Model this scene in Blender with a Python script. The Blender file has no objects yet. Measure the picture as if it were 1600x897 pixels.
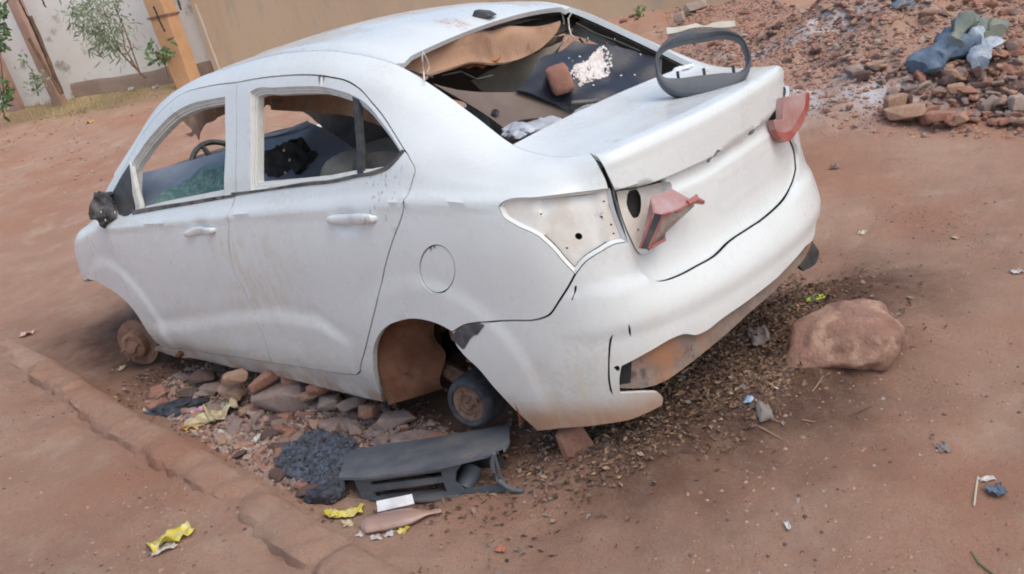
import bpy, bmesh, math, random
import numpy as np
from mathutils import Vector, Matrix
from mathutils.geometry import delaunay_2d_cdt
random.seed(7); RNG = np.random.RandomState(11)
R_ = math.radians
sc = bpy.context.scene; COL = sc.collection
# ------------------------------------------------------------------ camera
CAM_R = [[-0.73696987, -0.641976, -0.21152358], [-0.05295524, 0.36681502, -0.92878549], [0.67384802, -0.67328564, -0.30432761]]   # rows: right, down, forward
CAM_C = [-1.569802, 2.823269, 1.628754]
CAM_F = 1518.665                     # focal length in pixels of a 1600 wide picture
cam = bpy.data.cameras.new('camera'); camo = bpy.data.objects.new('camera', cam); COL.objects.link(camo)
_r = np.array(CAM_R)
camo.matrix_world = Matrix(((_r[0][0], -_r[1][0], -_r[2][0], CAM_C[0]), (_r[0][1], -_r[1][1], -_r[2][1], CAM_C[1]),
                            (_r[0][2], -_r[1][2], -_r[2][2], CAM_C[2]), (0, 0, 0, 1)))
cam.sensor_width = 36; cam.lens = CAM_F/1600*36; cam.clip_start = .05; cam.clip_end = 500
sc.camera = camo
# ------------------------------------------------------------------ light: dull evening sky, very soft sun
SUN_EL, SUN_AZ = 58, 175          # elevation; compass angle of the light measured from +x
w = bpy.data.worlds.new('World'); sc.world = w; w.use_nodes = True
nt = w.node_tree; bg = nt.nodes['Background']
sky = nt.nodes.new('ShaderNodeTexSky'); sky.sky_type = 'NISHITA'; sky.sun_disc = False
sky.sun_elevation = R_(SUN_EL); sky.sun_rotation = R_(90-SUN_AZ); sky.dust_density = 3.0; sky.air_density = 1.0; sky.ozone_density = 1.0
_mx = nt.nodes.new('ShaderNodeMix'); _mx.data_type = 'RGBA'; _mx.blend_type = 'MULTIPLY'; _mx.inputs[0].default_value = 1; _mx.inputs[7].default_value = (1.02, 1.01, .955, 1)   # warm tint multiplied onto the sky colour to make it less blue
nt.links.new(sky.outputs[0], _mx.inputs[6]); nt.links.new(_mx.outputs[2], bg.inputs[0]); bg.inputs[1].default_value = 0.15
sl = bpy.data.lights.new('sun', 'SUN'); slo = bpy.data.objects.new('sun', sl); COL.objects.link(slo)
sl.energy = 0.5; sl.angle = R_(50); sl.color = (1.0, .96, .90)
_d = Vector((math.cos(R_(SUN_AZ))*math.cos(R_(SUN_EL)), math.sin(R_(SUN_AZ))*math.cos(R_(SUN_EL)), math.sin(R_(SUN_EL))))
slo.rotation_euler = _d.to_track_quat('Z', 'Y').to_euler()
vs = sc.view_settings; vs.view_transform = 'Standard'; vs.look = 'None'; vs.exposure = 0.64; vs.gamma = 1; vs.use_curve_mapping = False
sc.render.engine = 'CYCLES'; sc.cycles.filter_width = 1.9
sc.cycles.max_bounces = 6
# ------------------------------------------------------------------ helpers
WM = {}
def wmat(o): return WM.get(o.name, Matrix())
def tag(o, label=None, cat=None, group=None, kind=None):
    if label: o['label'] = label
    if cat: o['category'] = cat
    if group: o['group'] = group
    if kind: o['kind'] = kind
    return o
def link(o, parent=None):
    COL.objects.link(o)
    if parent is not None:
        o.parent = parent; o.matrix_parent_inverse = wmat(parent).inverted()
    return o
def empty(name, loc, label, cat, group=None):
    o = bpy.data.objects.new(name, None); o.empty_display_size = .1; COL.objects.link(o); o.location = loc
    WM[o.name] = Matrix.Translation(loc); return tag(o, label, cat, group)
def mesh_obj(name, V, Fc, m, parent=None, smooth=True, sharp=None, mats=None, fm=None):
    me = bpy.data.meshes.new(name); me.from_pydata([tuple(map(float, v)) for v in V], [], [tuple(map(int, f)) for f in Fc]); 
    for mm in (mats or [m]): me.materials.append(mm)
    if fm is not None: me.polygons.foreach_set('material_index', fm)
    me.update()
    if smooth: me.polygons.foreach_set('use_smooth', [True]*len(me.polygons)); me.set_sharp_from_angle(angle=R_(smooth if smooth is not True else 38))
    return link(bpy.data.objects.new(name, me), parent)
class MB:
    """collects shapes for one mesh"""
    def __init__(s): s.v = []; s.f = []; s.m = []; s.mi = 0
    def add(s, V, Fc):
        b = len(s.v); s.v += [tuple(map(float, p)) for p in V]; s.f += [tuple(b+int(i) for i in f) for f in Fc]; s.m += [s.mi]*len(Fc); return s
    def box(s, c, sz, rot=None, taper=0):
        x, y, z = [k/2 for k in sz]; c = Vector(c)
        V = [(sx*x*(1-taper*(sz_ > 0)), sy*y*(1-taper*(sz_ > 0)), sz_*z) for sx in (-1, 1) for sy in (-1, 1) for sz_ in (-1, 1)]
        if rot is not None: V = [rot @ Vector(p) for p in V]
        V = [Vector(p)+c for p in V]
        return s.add(V, [(0, 1, 3, 2), (4, 6, 7, 5), (0, 4, 5, 1), (2, 3, 7, 6), (0, 2, 6, 4), (1, 5, 7, 3)])
    def tube(s, pts, r, n=8, cap=True):
        pts = [Vector(p) for p in pts]; rr = r if hasattr(r, '__len__') else [r]*len(pts)
        V = []; up = Vector((0, 0, 1))
        for i, p in enumerate(pts):
            t = (pts[min(i+1, len(pts)-1)]-pts[max(i-1, 0)]).normalized()
            a = t.cross(up if abs(t.z) < .95 else Vector((1, 0, 0))).normalized(); b = t.cross(a)
            V += [p+(a*math.cos(2*math.pi*k/n)+b*math.sin(2*math.pi*k/n))*rr[i] for k in range(n)]
        Fc = [(i*n+k, i*n+(k+1) % n, (i+1)*n+(k+1) % n, (i+1)*n+k) for i in range(len(pts)-1) for k in range(n)]
        if cap: Fc += [tuple(range(n))[::-1], tuple((len(pts)-1)*n+k for k in range(n))]
        return s.add(V, Fc)
    def lathe(s, prof, M, n=40):
        """prof: (radius, height along local z)"""
        V = [M @ Vector((r*math.cos(2*math.pi*k/n), r*math.sin(2*math.pi*k/n), h)) for r, h in prof for k in range(n)]
        Fc = [(i*n+k, i*n+(k+1) % n, (i+1)*n+(k+1) % n, (i+1)*n+k) for i in range(len(prof)-1) for k in range(n)]
        return s.add(V, Fc)
    def build(s, name, m, parent=None, smooth=True, mats=None): return mesh_obj(name, s.v, s.f, m, parent, smooth, mats=mats, fm=s.m if mats else None)
def bevel(o, wd=.004, seg=2, ang=30):
    b = o.modifiers.new('bevel', 'BEVEL'); b.width = wd; b.segments = seg; b.limit_method = 'ANGLE'; b.angle_limit = R_(ang); return o
# numpy value noise
def _h(ix, iy, iz):
    n = (ix*73856093) ^ (iy*19349663) ^ (iz*83492791); n = (n << 13) ^ n
    return ((n*(n*n*15731+789221)+1376312589) & 0x7fffffff)/1073741824.0-1
def vnoise(P, s=1., seed=0):
    P = np.asarray(P, float)/s+seed*17.31; 
    if P.shape[-1] == 2: P = np.concatenate([P, np.zeros(P.shape[:-1]+(1,))], -1)
    i = np.floor(P).astype(np.int64); f = P-i; f = f*f*(3-2*f); r = 0
    for a in (0, 1):
        for b in (0, 1):
            for c in (0, 1):
                wt = (f[..., 0] if a else 1-f[..., 0])*(f[..., 1] if b else 1-f[..., 1])*(f[..., 2] if c else 1-f[..., 2])
                r = r+wt*_h(i[..., 0]+a, i[..., 1]+b, i[..., 2]+c)
    return r
def fbm(P, s=1., o=4, seed=0): return sum(vnoise(P, s/2**k, seed+k)*.5**k for k in range(o))
# ------------------------------------------------------------------ materials
def mat(name, col, rough=.6, col2=None, scale=8, detail=6, metal=0, spec=.5, bump_=0., bscale=60, contrast=(.35, .65), trans=0, coat=0, alpha=1, layers=(), stretch=None, sheen=0):
    m = bpy.data.materials.new(name); m.use_nodes = True; n = m.node_tree; N, L = n.nodes, n.links; b = N['Principled BSDF']
    b.inputs['Roughness'].default_value = rough; b.inputs['Metallic'].default_value = metal; b.inputs['Specular IOR Level'].default_value = spec
    b.inputs['Transmission Weight'].default_value = trans; b.inputs['Coat Weight'].default_value = coat; b.inputs['Coat Roughness'].default_value = .25; b.inputs['Alpha'].default_value = alpha
    b.inputs['Sheen Weight'].default_value = sheen
    tc = N.new('ShaderNodeTexCoord'); vec = tc.outputs['Object']
    if stretch:
        mp = N.new('ShaderNodeMapping'); mp.inputs['Scale'].default_value = stretch; L.new(vec, mp.inputs[0]); vec = mp.outputs[0]
    def noise(sc_, det=6, ro=.6, v=None):
        t = N.new('ShaderNodeTexNoise'); t.inputs['Scale'].default_value = sc_; t.inputs['Detail'].default_value = det; t.inputs['Roughness'].default_value = ro; L.new(v or vec, t.inputs['Vector']); return t.outputs[0]
    def ramp(src, a, b_):
        r = N.new('ShaderNodeMapRange'); r.interpolation_type = 'SMOOTHSTEP'; r.inputs[1].default_value = a; r.inputs[2].default_value = b_; L.new(src, r.inputs[0]); return r.outputs[0]
    def mix(fac, A, B):
        x = N.new('ShaderNodeMix'); x.data_type = 'RGBA'
        for k, q in ((6, A), (7, B)):
            if isinstance(q, tuple): x.inputs[k].default_value = (*q, 1)
            else: L.new(q, x.inputs[k])
        if isinstance(fac, float): x.inputs[0].default_value = fac
        else: L.new(fac, x.inputs[0])
        return x.outputs[2]
    c = col
    if col2: c = mix(ramp(noise(scale, detail), *contrast), col, col2)
    for (lc, lsc, lo, hi) in layers: c = mix(ramp(noise(lsc, 8, .65), lo, hi), c, lc)
    if isinstance(c, tuple): b.inputs['Base Color'].default_value = (*c, 1)
    else: L.new(c, b.inputs['Base Color'])
    if bump_:
        bp = N.new('ShaderNodeBump'); bp.inputs['Strength'].default_value = 1; bp.inputs['Distance'].default_value = bump_; L.new(noise(bscale, 8, .7), bp.inputs['Height']); L.new(bp.outputs[0], b.inputs['Normal'])
    return m

# ------------------------------------------------------------------ car body surface (a smooth wrap from the nose round to the tail)
def _slopes(x, y):
    h = np.diff(x); d = np.diff(y, axis=0) / h.reshape(-1, *([1]*(y.ndim-1)))
    m = np.zeros_like(y)
    for i in range(1, len(x)-1):
        a, b = d[i-1], d[i]
        w = (h[i]*a + h[i-1]*b)/(h[i]+h[i-1])
        m[i] = w
    m[0] = d[0]; m[-1] = d[-1]
    return m
def hermite(x, y, xq):
    """smooth interpolation of rows y at knots x"""
    x = np.asarray(x, float); y = np.asarray(y, float); m = _slopes(x, y)
    xq = np.clip(np.asarray(xq, float), x[0], x[-1])
    k = np.clip(np.searchsorted(x, xq, side='right')-1, 0, len(x)-2)
    h = x[k+1]-x[k]; t = (xq-x[k])/h
    e = (slice(None),)+(None,)*(y.ndim-1)
    t, h = t[e], h[e]
    return ((1+2*t)*(1-t)**2)*y[k] + t*(1-t)**2*h*m[k] + t*t*(3-2*t)*y[k+1] + t*t*(t-1)*h*m[k+1]
# stations: plan x, plan y, then (z, inset) for the 12 rows from the bottom edge to the rail
ST = [
 (3.97,0.30,[(.26,.03),(.32,.01),(.42,.0),(.50,.0),(.58,.0),(.64,.01),(.69,.02),(.72,.04),(.73,.06),(.74,.08),(.745,.10),(.75,.12)]),
 (3.90,0.59,[(.26,.03),(.32,.01),(.42,.0),(.50,.0),(.59,.0),(.66,.01),(.71,.02),(.74,.04),(.755,.06),(.765,.08),(.77,.10),(.775,.12)]),
 (3.71,0.755,[(.25,.03),(.32,.01),(.44,.0),(.53,.0),(.63,.0),(.71,.01),(.76,.025),(.79,.045),(.805,.06),(.815,.08),(.82,.10),(.825,.12)]),
 (3.40,0.800,[(.22,.05),(.30,.015),(.44,.0),(.56,.0),(.68,.0),(.77,.006),(.83,.02),(0.860,0.045),(0.875,0.060),(0.890,0.075),(0.900,0.095),(0.910,0.120)]),
 (3.10,0.822,[(.20,.07),(.30,.02),(.44,.005),(.58,.0),(.71,.0),(.82,.006),(.89,.022),(0.925,0.040),(0.970,0.055),(1.020,0.075),(1.065,0.100),(1.090,0.135)]),
 (2.88,0.828,[(.20,.07),(.30,.02),(.44,.005),(.60,.0),(.72,.0),(.84,.008),(.91,.024),(0.955,0.050),(1.030,0.075),(1.120,0.110),(1.200,0.150),(1.240,0.195)]),
 (2.60,0.832,[(.20,.07),(.30,.02),(.44,.006),(.60,.0),(.73,.0),(.85,.010),(.92,.026),(0.975,0.052),(1.100,0.090),(1.240,0.145),(1.345,0.185),(1.395,0.235)]),
 (2.30,0.835,[(.18,.07),(.30,.02),(.44,.006),(.60,.0),(.74,.0),(.86,.012),(.93,.028),(0.990,0.054),(1.140,0.100),(1.310,0.163),(1.425,0.210),(1.474,0.275)]),
 (1.98,0.836,[(.17,.07),(.30,.02),(.44,.006),(.61,.0),(.75,.001),(.87,.014),(.95,.030),(1.010,0.056),(1.170,0.105),(1.345,0.165),(1.452,0.215),(1.500,0.285)]),
 (1.60,0.836,[(.165,.07),(.30,.02),(.44,.006),(.62,.0),(.77,.001),(.89,.014),(.97,.031),(1.030,0.056),(1.180,0.105),(1.360,0.170),(1.460,0.220),(1.511,0.288)]),
 (1.30,0.836,[(.16,.06),(.30,.018),(.44,.004),(.62,.0),(.78,.001),(.90,.014),(.99,.031),(1.050,0.054),(1.180,0.105),(1.335,0.175),(1.432,0.225),(1.480,0.298)]),
 (1.05,0.835,[(.16,.05),(.30,.015),(.44,.002),(.63,.0),(.79,.001),(.91,.014),(1.00,.031),(1.07,.056),(1.17,.105),(1.29,.180),(1.365,.240),(1.402,.325)]),
 (0.86,0.832,[(.16,.04),(.30,.012),(.44,.0),(.63,.0),(.79,.001),(.91,.013),(1.00,.030),(1.06,.052),(1.13,.092),(1.21,.165),(1.27,.235),(1.305,.312)]),
 (0.68,0.822,[(.16,.035),(.30,.010),(.44,.0),(.63,.0),(.79,.001),(.90,.012),(.985,.029),(1.03,.050),(1.08,.090),(1.135,.150),(1.175,.215),(1.203,.283)]),
 (0.50,0.802,[(.16,.03),(.30,.008),(.44,.0),(.62,.001),(.79,.002),(.89,.012),(.965,.028),(1.005,.050),(1.04,.085),(1.068,.130),(1.088,.185),(1.103,.245)]),
 (0.34,0.764,[(.16,.03),(.30,.008),(.44,-.002),(.60,.001),(.77,.006),(.87,.018),(.945,.033),(.985,.055),(1.02,.085),(1.043,.120),(1.058,.160),(1.068,.205)]),
 (0.22,0.700,[(.18,.03),(.30,.006),(.44,-.006),(.58,.0),(.74,.016),(.85,.030),(.93,.042),(.97,.060),(1.00,.080),(1.026,.102),(1.046,.128),(1.060,.158)]),
 (0.13,0.600,[(.18,.03),(.30,.004),(.44,-.010),(.57,-.002),(.71,.026),(.83,.036),(.91,.044),(.958,.049),(1.005,.054),(1.040,.060),(1.060,.080),(1.064,.125)]),
 (0.07,0.460,[(.18,.03),(.31,.002),(.44,-.012),(.56,-.003),(.70,.034),(.82,.040),(.90,.044),(.958,.045),(1.012,.047),(1.053,.050),(1.074,.066),(1.079,.105)]),
 (0.03,0.280,[(.18,.03),(.32,.0),(.44,-.012),(.56,-.003),(.70,.040),(.82,.044),(.90,.046),(.962,.044),(1.022,.042),(1.066,.044),(1.086,.060),(1.090,.100)]),
 (0.01,0.000,[(.18,.03),(.32,.0),(.44,-.012),(.56,-.003),(.70,.042),(.82,.046),(.90,.046),(.962,.043),(1.026,.040),(1.072,.042),(1.092,.058),(1.096,.098)]),
]
_plan = np.array([(s[0], s[1]) for s in ST])
_plan_m = np.vstack([_plan, [(s[0], -s[1]) for s in ST[-2:-4:-1]]])
US = np.concatenate([[0], np.cumsum(np.linalg.norm(np.diff(_plan, axis=0), axis=1))])
VS = np.array([0,.09,.22,.38,.52,.64,.73,.79,.90,1.02,1.11,1.18]); VS = VS/VS[-1]
_G = np.zeros((len(ST), 12, 3))
for _i, _s in enumerate(ST):
    a = _plan_m[max(_i-1, 0)]; b = _plan_m[_i+1]
    t = (b-a)/np.linalg.norm(b-a); n = np.array([t[1], -t[0]])
    if n[1] < 0 and _i < 19: n = -n
    n = np.array([-t[1]*-1, -t[0]])  # outward normal for a curve running nose -> side -> tail on the left
    if _i == len(ST)-1: n = np.array([-1., 0.])
    for _j, (z, d) in enumerate(_s[2]):
        _G[_i, _j] = (_s[0]-n[0]*d, _s[1]-n[1]*d, z)
UMAX = US[-1]
def bump(x, c, w): return np.exp(-((x-c)/w)**2)
def smooth(e0, e1, x):
    t = np.clip((x-e0)/(e1-e0), 0, 1); return t*t*(3-2*t)
def surf_raw(u, v):
    u = np.atleast_1d(np.asarray(u, float)); v = np.atleast_1d(np.asarray(v, float))
    uu = np.where(u > UMAX, 2*UMAX-u, u)
    A = hermite(US, _G, uu)                       # (n,12,3)
    m = np.zeros_like(A); h = np.diff(VS)
    d = np.diff(A, axis=1)/h[None, :, None]
    m[:, 1:-1] = (h[None, 1:, None]*d[:, :-1]+h[None, :-1, None]*d[:, 1:])/(h[1:]+h[:-1])[None, :, None]
    m[:, 0] = d[:, 0]; m[:, -1] = d[:, -1]
    v = np.clip(v, 0, 1); k = np.clip(np.searchsorted(VS, v, side='right')-1, 0, 10)
    i = np.arange(len(u)); hh = h[k][:, None]; t = ((v-VS[k])/h[k])[:, None]
    P = ((1+2*t)*(1-t)**2)*A[i, k] + t*(1-t)**2*hh*m[i, k] + t*t*(3-2*t)*A[i, k+1] + t*t*(t-1)*hh*m[i, k+1]
    P[:, 1] = np.where(u > UMAX, -P[:, 1], P[:, 1])
    return P
def surf_n(u, v, f=None):
    f = f or surf_raw
    e = 1e-3
    a = f(np.asarray(u)+e, v)-f(np.asarray(u)-e, v); b = f(u, np.clip(np.asarray(v)+e, 0, 1))-f(u, np.clip(np.asarray(v)-e, 0, 1))
    n = np.cross(a, b); n /= np.linalg.norm(n, axis=1, keepdims=True)+1e-12
    return n

# pixel (photo, 1600 wide) -> point on a surface f(u,v) as the camera sees it
CR = np.array(CAM_R); CC = np.array(CAM_C); CF = CAM_F
def cam_proj(P):
    d = (np.asarray(P, float)-CC) @ CR.T
    return np.stack([800+CF*d[..., 0]/d[..., 2], 448.5+CF*d[..., 1]/d[..., 2]], -1)
def cam_ray(px, py):
    d = CR.T @ np.array([(px-800)/CF, (py-448.5)/CF, 1.0]); return d/np.linalg.norm(d)
def on_plane(px, py, p, n):
    d = cam_ray(px, py); n = np.asarray(n, float); t = ((np.asarray(p, float)-CC) @ n)/(d @ n); return CC+t*d
class Inverse:
    def __init__(self, f, u0, u1, nu=500, nv=120, v0=0., v1=1.):
        self.f = f
        U, V = np.meshgrid(np.linspace(u0, u1, nu), np.linspace(v0, v1, nv), indexing='ij')
        U = U.ravel(); V = V.ravel(); P = f(U, V); N = surf_n(U, V, f)
        ok = np.einsum('ij,ij->i', N, CC-P) > 0.0
        self.U, self.V = U[ok], V[ok]; self.Q = cam_proj(P[ok]); self.D = np.linalg.norm(P[ok]-CC, axis=1)
        self.lim = (u0, u1)
    def __call__(self, px, py):
        q = np.array([px, py], float)
        r = np.hypot(*(self.Q-q).T); k = np.argmin(r+0*self.D)
        u, v = self.U[k], self.V[k]
        for _ in range(8):
            p0 = cam_proj(self.f([u], [v]))[0]
            e = 1e-4
            a = (cam_proj(self.f([u+e], [v]))[0]-p0)/e; b = (cam_proj(self.f([u], [v+e if v < .999 else v-e]))[0]-p0)/(e if v < .999 else -e)
            J = np.array([a, b]).T
            try: s = np.linalg.solve(J+1e-9*np.eye(2), q-p0)
            except Exception: break
            s = np.clip(s, -.05, .05)
            u = float(np.clip(u+s[0], *self.lim)); v = float(np.clip(v+s[1], 0, 1))
        return u, v
    def many(self, pts): return np.array([self(*p) for p in pts])

# ------------------------------------------------------------------ paint and other car materials
def paint_mat(name, base=(.70, .735, .735), dust=1.0):
    m = bpy.data.materials.new(name); m.use_nodes = True; n = m.node_tree; N, L = n.nodes, n.links; b = N['Principled BSDF']
    tc = N.new('ShaderNodeTexCoord'); obj = tc.outputs['Object']
    sp = N.new('ShaderNodeSeparateXYZ'); L.new(obj, sp.inputs[0])
    def mapped(s, loc=(0, 0, 0)):
        mp = N.new('ShaderNodeMapping'); mp.inputs['Scale'].default_value = s; mp.inputs['Location'].default_value = loc; L.new(obj, mp.inputs[0]); return mp.outputs[0]
    def noise(v, sc_, det=6, ro=.6):
        t = N.new('ShaderNodeTexNoise'); t.inputs['Scale'].default_value = sc_; t.inputs['Detail'].default_value = det; t.inputs['Roughness'].default_value = ro; L.new(v, t.inputs['Vector']); return t.outputs[0]
    def rng(src, a, b_, lo=0, hi=1):
        r = N.new('ShaderNodeMapRange'); r.interpolation_type = 'SMOOTHSTEP'
        for k, q in zip((1, 2, 3, 4), (a, b_, lo, hi)): r.inputs[k].default_value = q
        L.new(src, r.inputs[0]); return r.outputs[0]
    def mul(a, b_):
        x = N.new('ShaderNodeMath'); x.operation = 'MULTIPLY'
        for k, q in enumerate((a, b_)):
            if isinstance(q, (int, float)): x.inputs[k].default_value = q
            else: L.new(q, x.inputs[k])
        return x.outputs[0]
    def mx(a, b_):
        x = N.new('ShaderNodeMath'); x.operation = 'MAXIMUM'; L.new(a, x.inputs[0]); L.new(b_, x.inputs[1]); return x.outputs[0]
    def mix(fac, A, B):
        x = N.new('ShaderNodeMix'); x.data_type = 'RGBA'
        for k, q in ((6, A), (7, B)):
            if isinstance(q, tuple): x.inputs[k].default_value = (*q, 1)
            else: L.new(q, x.inputs[k])
        L.new(fac, x.inputs[0]); return x.outputs[2]
    c = mix(rng(noise(obj, 1.7), .35, .7), base, tuple(k*.95 for k in base))
    # thin film of brown dust, thicker low down
    low = rng(sp.outputs[2], .62, .20); film = mul(mul(low, rng(noise(obj, 5), .15, .75)), .62*dust)
    c = mix(film, c, (.47, .41, .34))
    gr_ = mul(rng(noise(mapped((70, 70, 26)), 1, 6, .75), .48, .72), .22); c = mix(gr_, c, (.52, .50, .46))
    gr2 = mul(mul(rng(noise(obj, 2.2, 7, .7), .50, .66), rng(noise(obj, 60, 4, .7), .40, .62)), .45); c = mix(gr2, c, (.50, .45, .38))
    edge = mul(rng(sp.outputs[2], .32, .19), rng(noise(obj, 9), .38, .62)); c = mix(mul(edge, .75*dust), c, (.36, .20, .11))
    mud = mul(mul(rng(sp.outputs[2], .345, .235), rng(sp.outputs[0], .85, .60)), rng(noise(obj, 4, 6), .20, .50)); c = mix(mul(mud, .8), c, (.42, .24, .14))
    sx = mul(mul(rng(sp.outputs[0], 1.50, 1.75), rng(sp.outputs[0], 2.25, 1.98)), mul(rng(sp.outputs[2], .42, .60), rng(sp.outputs[2], .94, .80))); sx = mul(sx, rng(noise(mapped((16, 16, 4.5), (3, 1, 2)), 1.5, 8, .75), .38, .66)); c = mix(mul(sx, .62), c, (.54, .47, .33))
    mk = mul(mul(rng(sp.outputs[0], .80, .93), rng(sp.outputs[0], 1.12, 1.0)), mul(rng(sp.outputs[2], .86, .95), rng(sp.outputs[2], 1.14, 1.06))); mk = mul(mk, rng(noise(mapped((60, 60, 24), (1, 4, 2)), 1, 4), .58, .64)); c = mix(mul(mk, .7), c, (.34, .20, .13))
    # yellowish run-down streaks
    st = mul(rng(noise(mapped((9, 9, 1.3)), 1.6, 5), .52, .72), rng(noise(obj, 1.3, 3), .50, .64)); c = mix(mul(st, .45*dust), c, (.60, .52, .36))
    # scattered scuffs and rust specks
    sc1 = mul(rng(noise(mapped((55, 55, 22)), 1, 4), .70, .74), rng(noise(obj, 2.6, 4), .52, .62)); c = mix(mul(sc1, .75), c, (.30, .20, .13))
    sc2 = mul(rng(noise(mapped((260, 260, 60)), 1, 2), .72, .76), rng(noise(obj, 3.1, 3), .50, .60)); c = mix(mul(sc2, .5), c, (.25, .22, .20))
    # brown rust smudges on the boot lid and the roof
    for (qx, qy, qz, rx, ry) in ((0.231, 0.458, 1.09, .035, .018), (1.10, .15, 1.50, .09, .05)):
        vm = N.new('ShaderNodeVectorMath'); vm.operation = 'SUBTRACT'; vm.inputs[1].default_value = (qx, qy, qz); L.new(obj, vm.inputs[0])
        vs2 = N.new('ShaderNodeVectorMath'); vs2.operation = 'MULTIPLY'; vs2.inputs[1].default_value = (1/rx, 1/ry, 10); L.new(vm.outputs[0], vs2.inputs[0])
        ln = N.new('ShaderNodeVectorMath'); ln.operation = 'LENGTH'; L.new(vs2.outputs[0], ln.inputs[0])
        c = mix(mul(mul(rng(ln.outputs['Value'], 1.25, .55), rng(noise(obj, 45, 5, .7), .42, .58)), .7), c, (.46, .27, .17))
    L.new(c, b.inputs['Base Color'])
    L.new(rng(noise(obj, 6), .3, .7, .22, .42), b.inputs['Roughness'])
    b.inputs['Coat Weight'].default_value = .5; b.inputs['Coat Roughness'].default_value = .12
    bp = N.new('ShaderNodeBump'); bp.inputs['Strength'].default_value = .5; bp.inputs['Distance'].default_value = .0006; L.new(noise(obj, 55, 5, .7), bp.inputs['Height'])
    bp2 = N.new('ShaderNodeBump'); bp2.inputs['Strength'].default_value = 1; bp2.inputs['Distance'].default_value = .004; L.new(noise(obj, 2.4, 2), bp2.inputs['Height']); L.new(bp.outputs[0], bp2.inputs['Normal'])
    L.new(bp2.outputs[0], b.inputs['Normal'])
    return m
M = {}
M['paint'] = paint_mat('white_paint')
M['inner'] = mat('dusty_primer', (.62, .60, .55), .6, (.42, .34, .26), 7, layers=[((.30, .15, .07), 9, .60, .70)], bump_=.001, bscale=30)
M['seam'] = mat('dark_gap', (.02, .02, .022), .8)
M['black'] = mat('black_plastic', (.022, .024, .028), .5, (.07, .065, .06), 10, bump_=.0008, bscale=90)
M['trim'] = mat('weathered_rubber', (.05, .05, .052), .65, (.15, .13, .11), 14, bump_=.0006)
M['rust'] = mat('rusty_iron', (.16, .085, .058), .85, (.25, .145, .10), 16, layers=[((.05, .03, .025), 22, .58, .7)], bump_=.003, bscale=60)
M['liner'] = mat('muddy_wheel_arch', (.13, .052, .026), .9, (.20, .09, .05), 9, layers=[((.05, .025, .018), 6, .55, .7)], bump_=.003, bscale=30)
M['rubber'] = mat('old_rubber', (.03, .034, .042), .7, (.075, .075, .08), 20, bump_=.002, bscale=80)
M['valance'] = mat('dusty_bumper_plastic', (.30, .23, .19), .75, (.20, .155, .13), 9, layers=[((.36, .18, .10), 4, .46, .60), ((.12, .10, .09), 14, .58, .68)], bump_=.001, bscale=70)
M['grey'] = mat('bluish_grey_trim', (.16, .19, .24), .45, (.10, .12, .16), 3, layers=[((.30, .27, .24), 14, .62, .75)], bump_=.0008, bscale=40)
M['dark'] = mat('dark_interior', (.018, .017, .018), .8, (.05, .04, .035), 8, bump_=.002, bscale=40)
M['brownint'] = mat('brown_dark_interior', (.05, .032, .024), .85, (.09, .055, .04), 6, bump_=.002, bscale=30)
M['cloth'] = mat('torn_headliner', (.42, .25, .16), .95, (.22, .115, .06), 5, layers=[((.10, .05, .028), 11, .60, .72), ((.52, .36, .25), 20, .62, .75)], bump_=.003, bscale=45, sheen=.2)
M['seat'] = mat('seat_cloth', (.18, .17, .14), .95, (.12, .115, .11), 6, bump_=.001, bscale=120)
M['board'] = mat('brown_board', (.13, .095, .08), .7, (.16, .12, .10), 6, bump_=.0006, bscale=60)
M['red'] = mat('faded_red_lens', (.32, .05, .04), .35, (.36, .13, .11), 10, coat=.4, layers=[((.30, .20, .16), 12, .58, .72)])
M['pink'] = mat('dusty_pink_lens', (.43, .30, .295), .3, (.36, .17, .155), 8, coat=.3, layers=[((.40, .33, .28), 14, .58, .72)])
M['cream'] = mat('cream_plastic', (.60, .55, .46), .5, (.50, .44, .36), 12)
M['glass'] = mat('green_shattered_glass', (.10, .19, .16), .25, (.20, .30, .26), 30, contrast=(.45, .6), bump_=.002, bscale=110)
# ------------------------------------------------------------------ car body details on top of the smooth wrap
def leanz(x, y): return (.024-.036*smooth(1.0, 1.5, x))*smooth(.25, -.5, y)
def lean(P):
    P = np.array(P, float); P[..., 2] += leanz(P[..., 0], P[..., 1]); return P
ARCX = [2.86, 2.084, 1.73, 1.482, 1.335]; ARCZ = [.37, .492, .535, .52, .453]
def feat(P):
    x, y, z = P[:, 0], P[:, 1], P[:, 2]; ya = np.abs(y)
    side = smooth(.62, .72, ya)
    zc = np.interp(x, [.47, .83, 1.87, 2.97], [.985, 1.004, .955, .89])
    d = .0065*bump(z, zc-.010, .013)-.008*smooth(zc-.005, zc+.03, z)*smooth(zc+.14, zc+.05, z)
    d = d*1.25*side*smooth(3.3, 3.0, x)
    for hx, hz in ((1.165, .932), (2.17, .895)): d = d-side*.013*np.exp(-((x-hx)/.062)**4-((z-hz)/.032)**2)
    za = np.interp(x, ARCX[::-1], ARCZ[::-1]); on = smooth(1.20, 1.5, x)*smooth(3.0, 2.75, x)
    d = d+side*on*(.011*smooth(za+.020, za-.020, z)*smooth(.22, .34, z)-.003*bump(z, za+.04, .02))
    r = np.hypot(x-.875, z-.29); d = d+side*(.007*smooth(.46, .41, r)*smooth(.10, .3, z))
    r = np.hypot(x-3.215, z-.27); d = d+side*(.010*smooth(.46, .40, r))
    d = d+side*.009*smooth(.27, .22, z)*smooth(1.2, 1.4, x)*smooth(3.1, 2.9, x)       # sill
    return d
def body(u, v):
    u = np.atleast_1d(np.asarray(u, float)); v = np.atleast_1d(np.asarray(v, float))
    P = surf_raw(u, v); return lean(P+surf_n(u, v)*feat(P)[:, None])
def body_off(u, v, d): return body(u, v)+surf_n(u, v, body)*np.reshape(d, (-1, 1))
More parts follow.
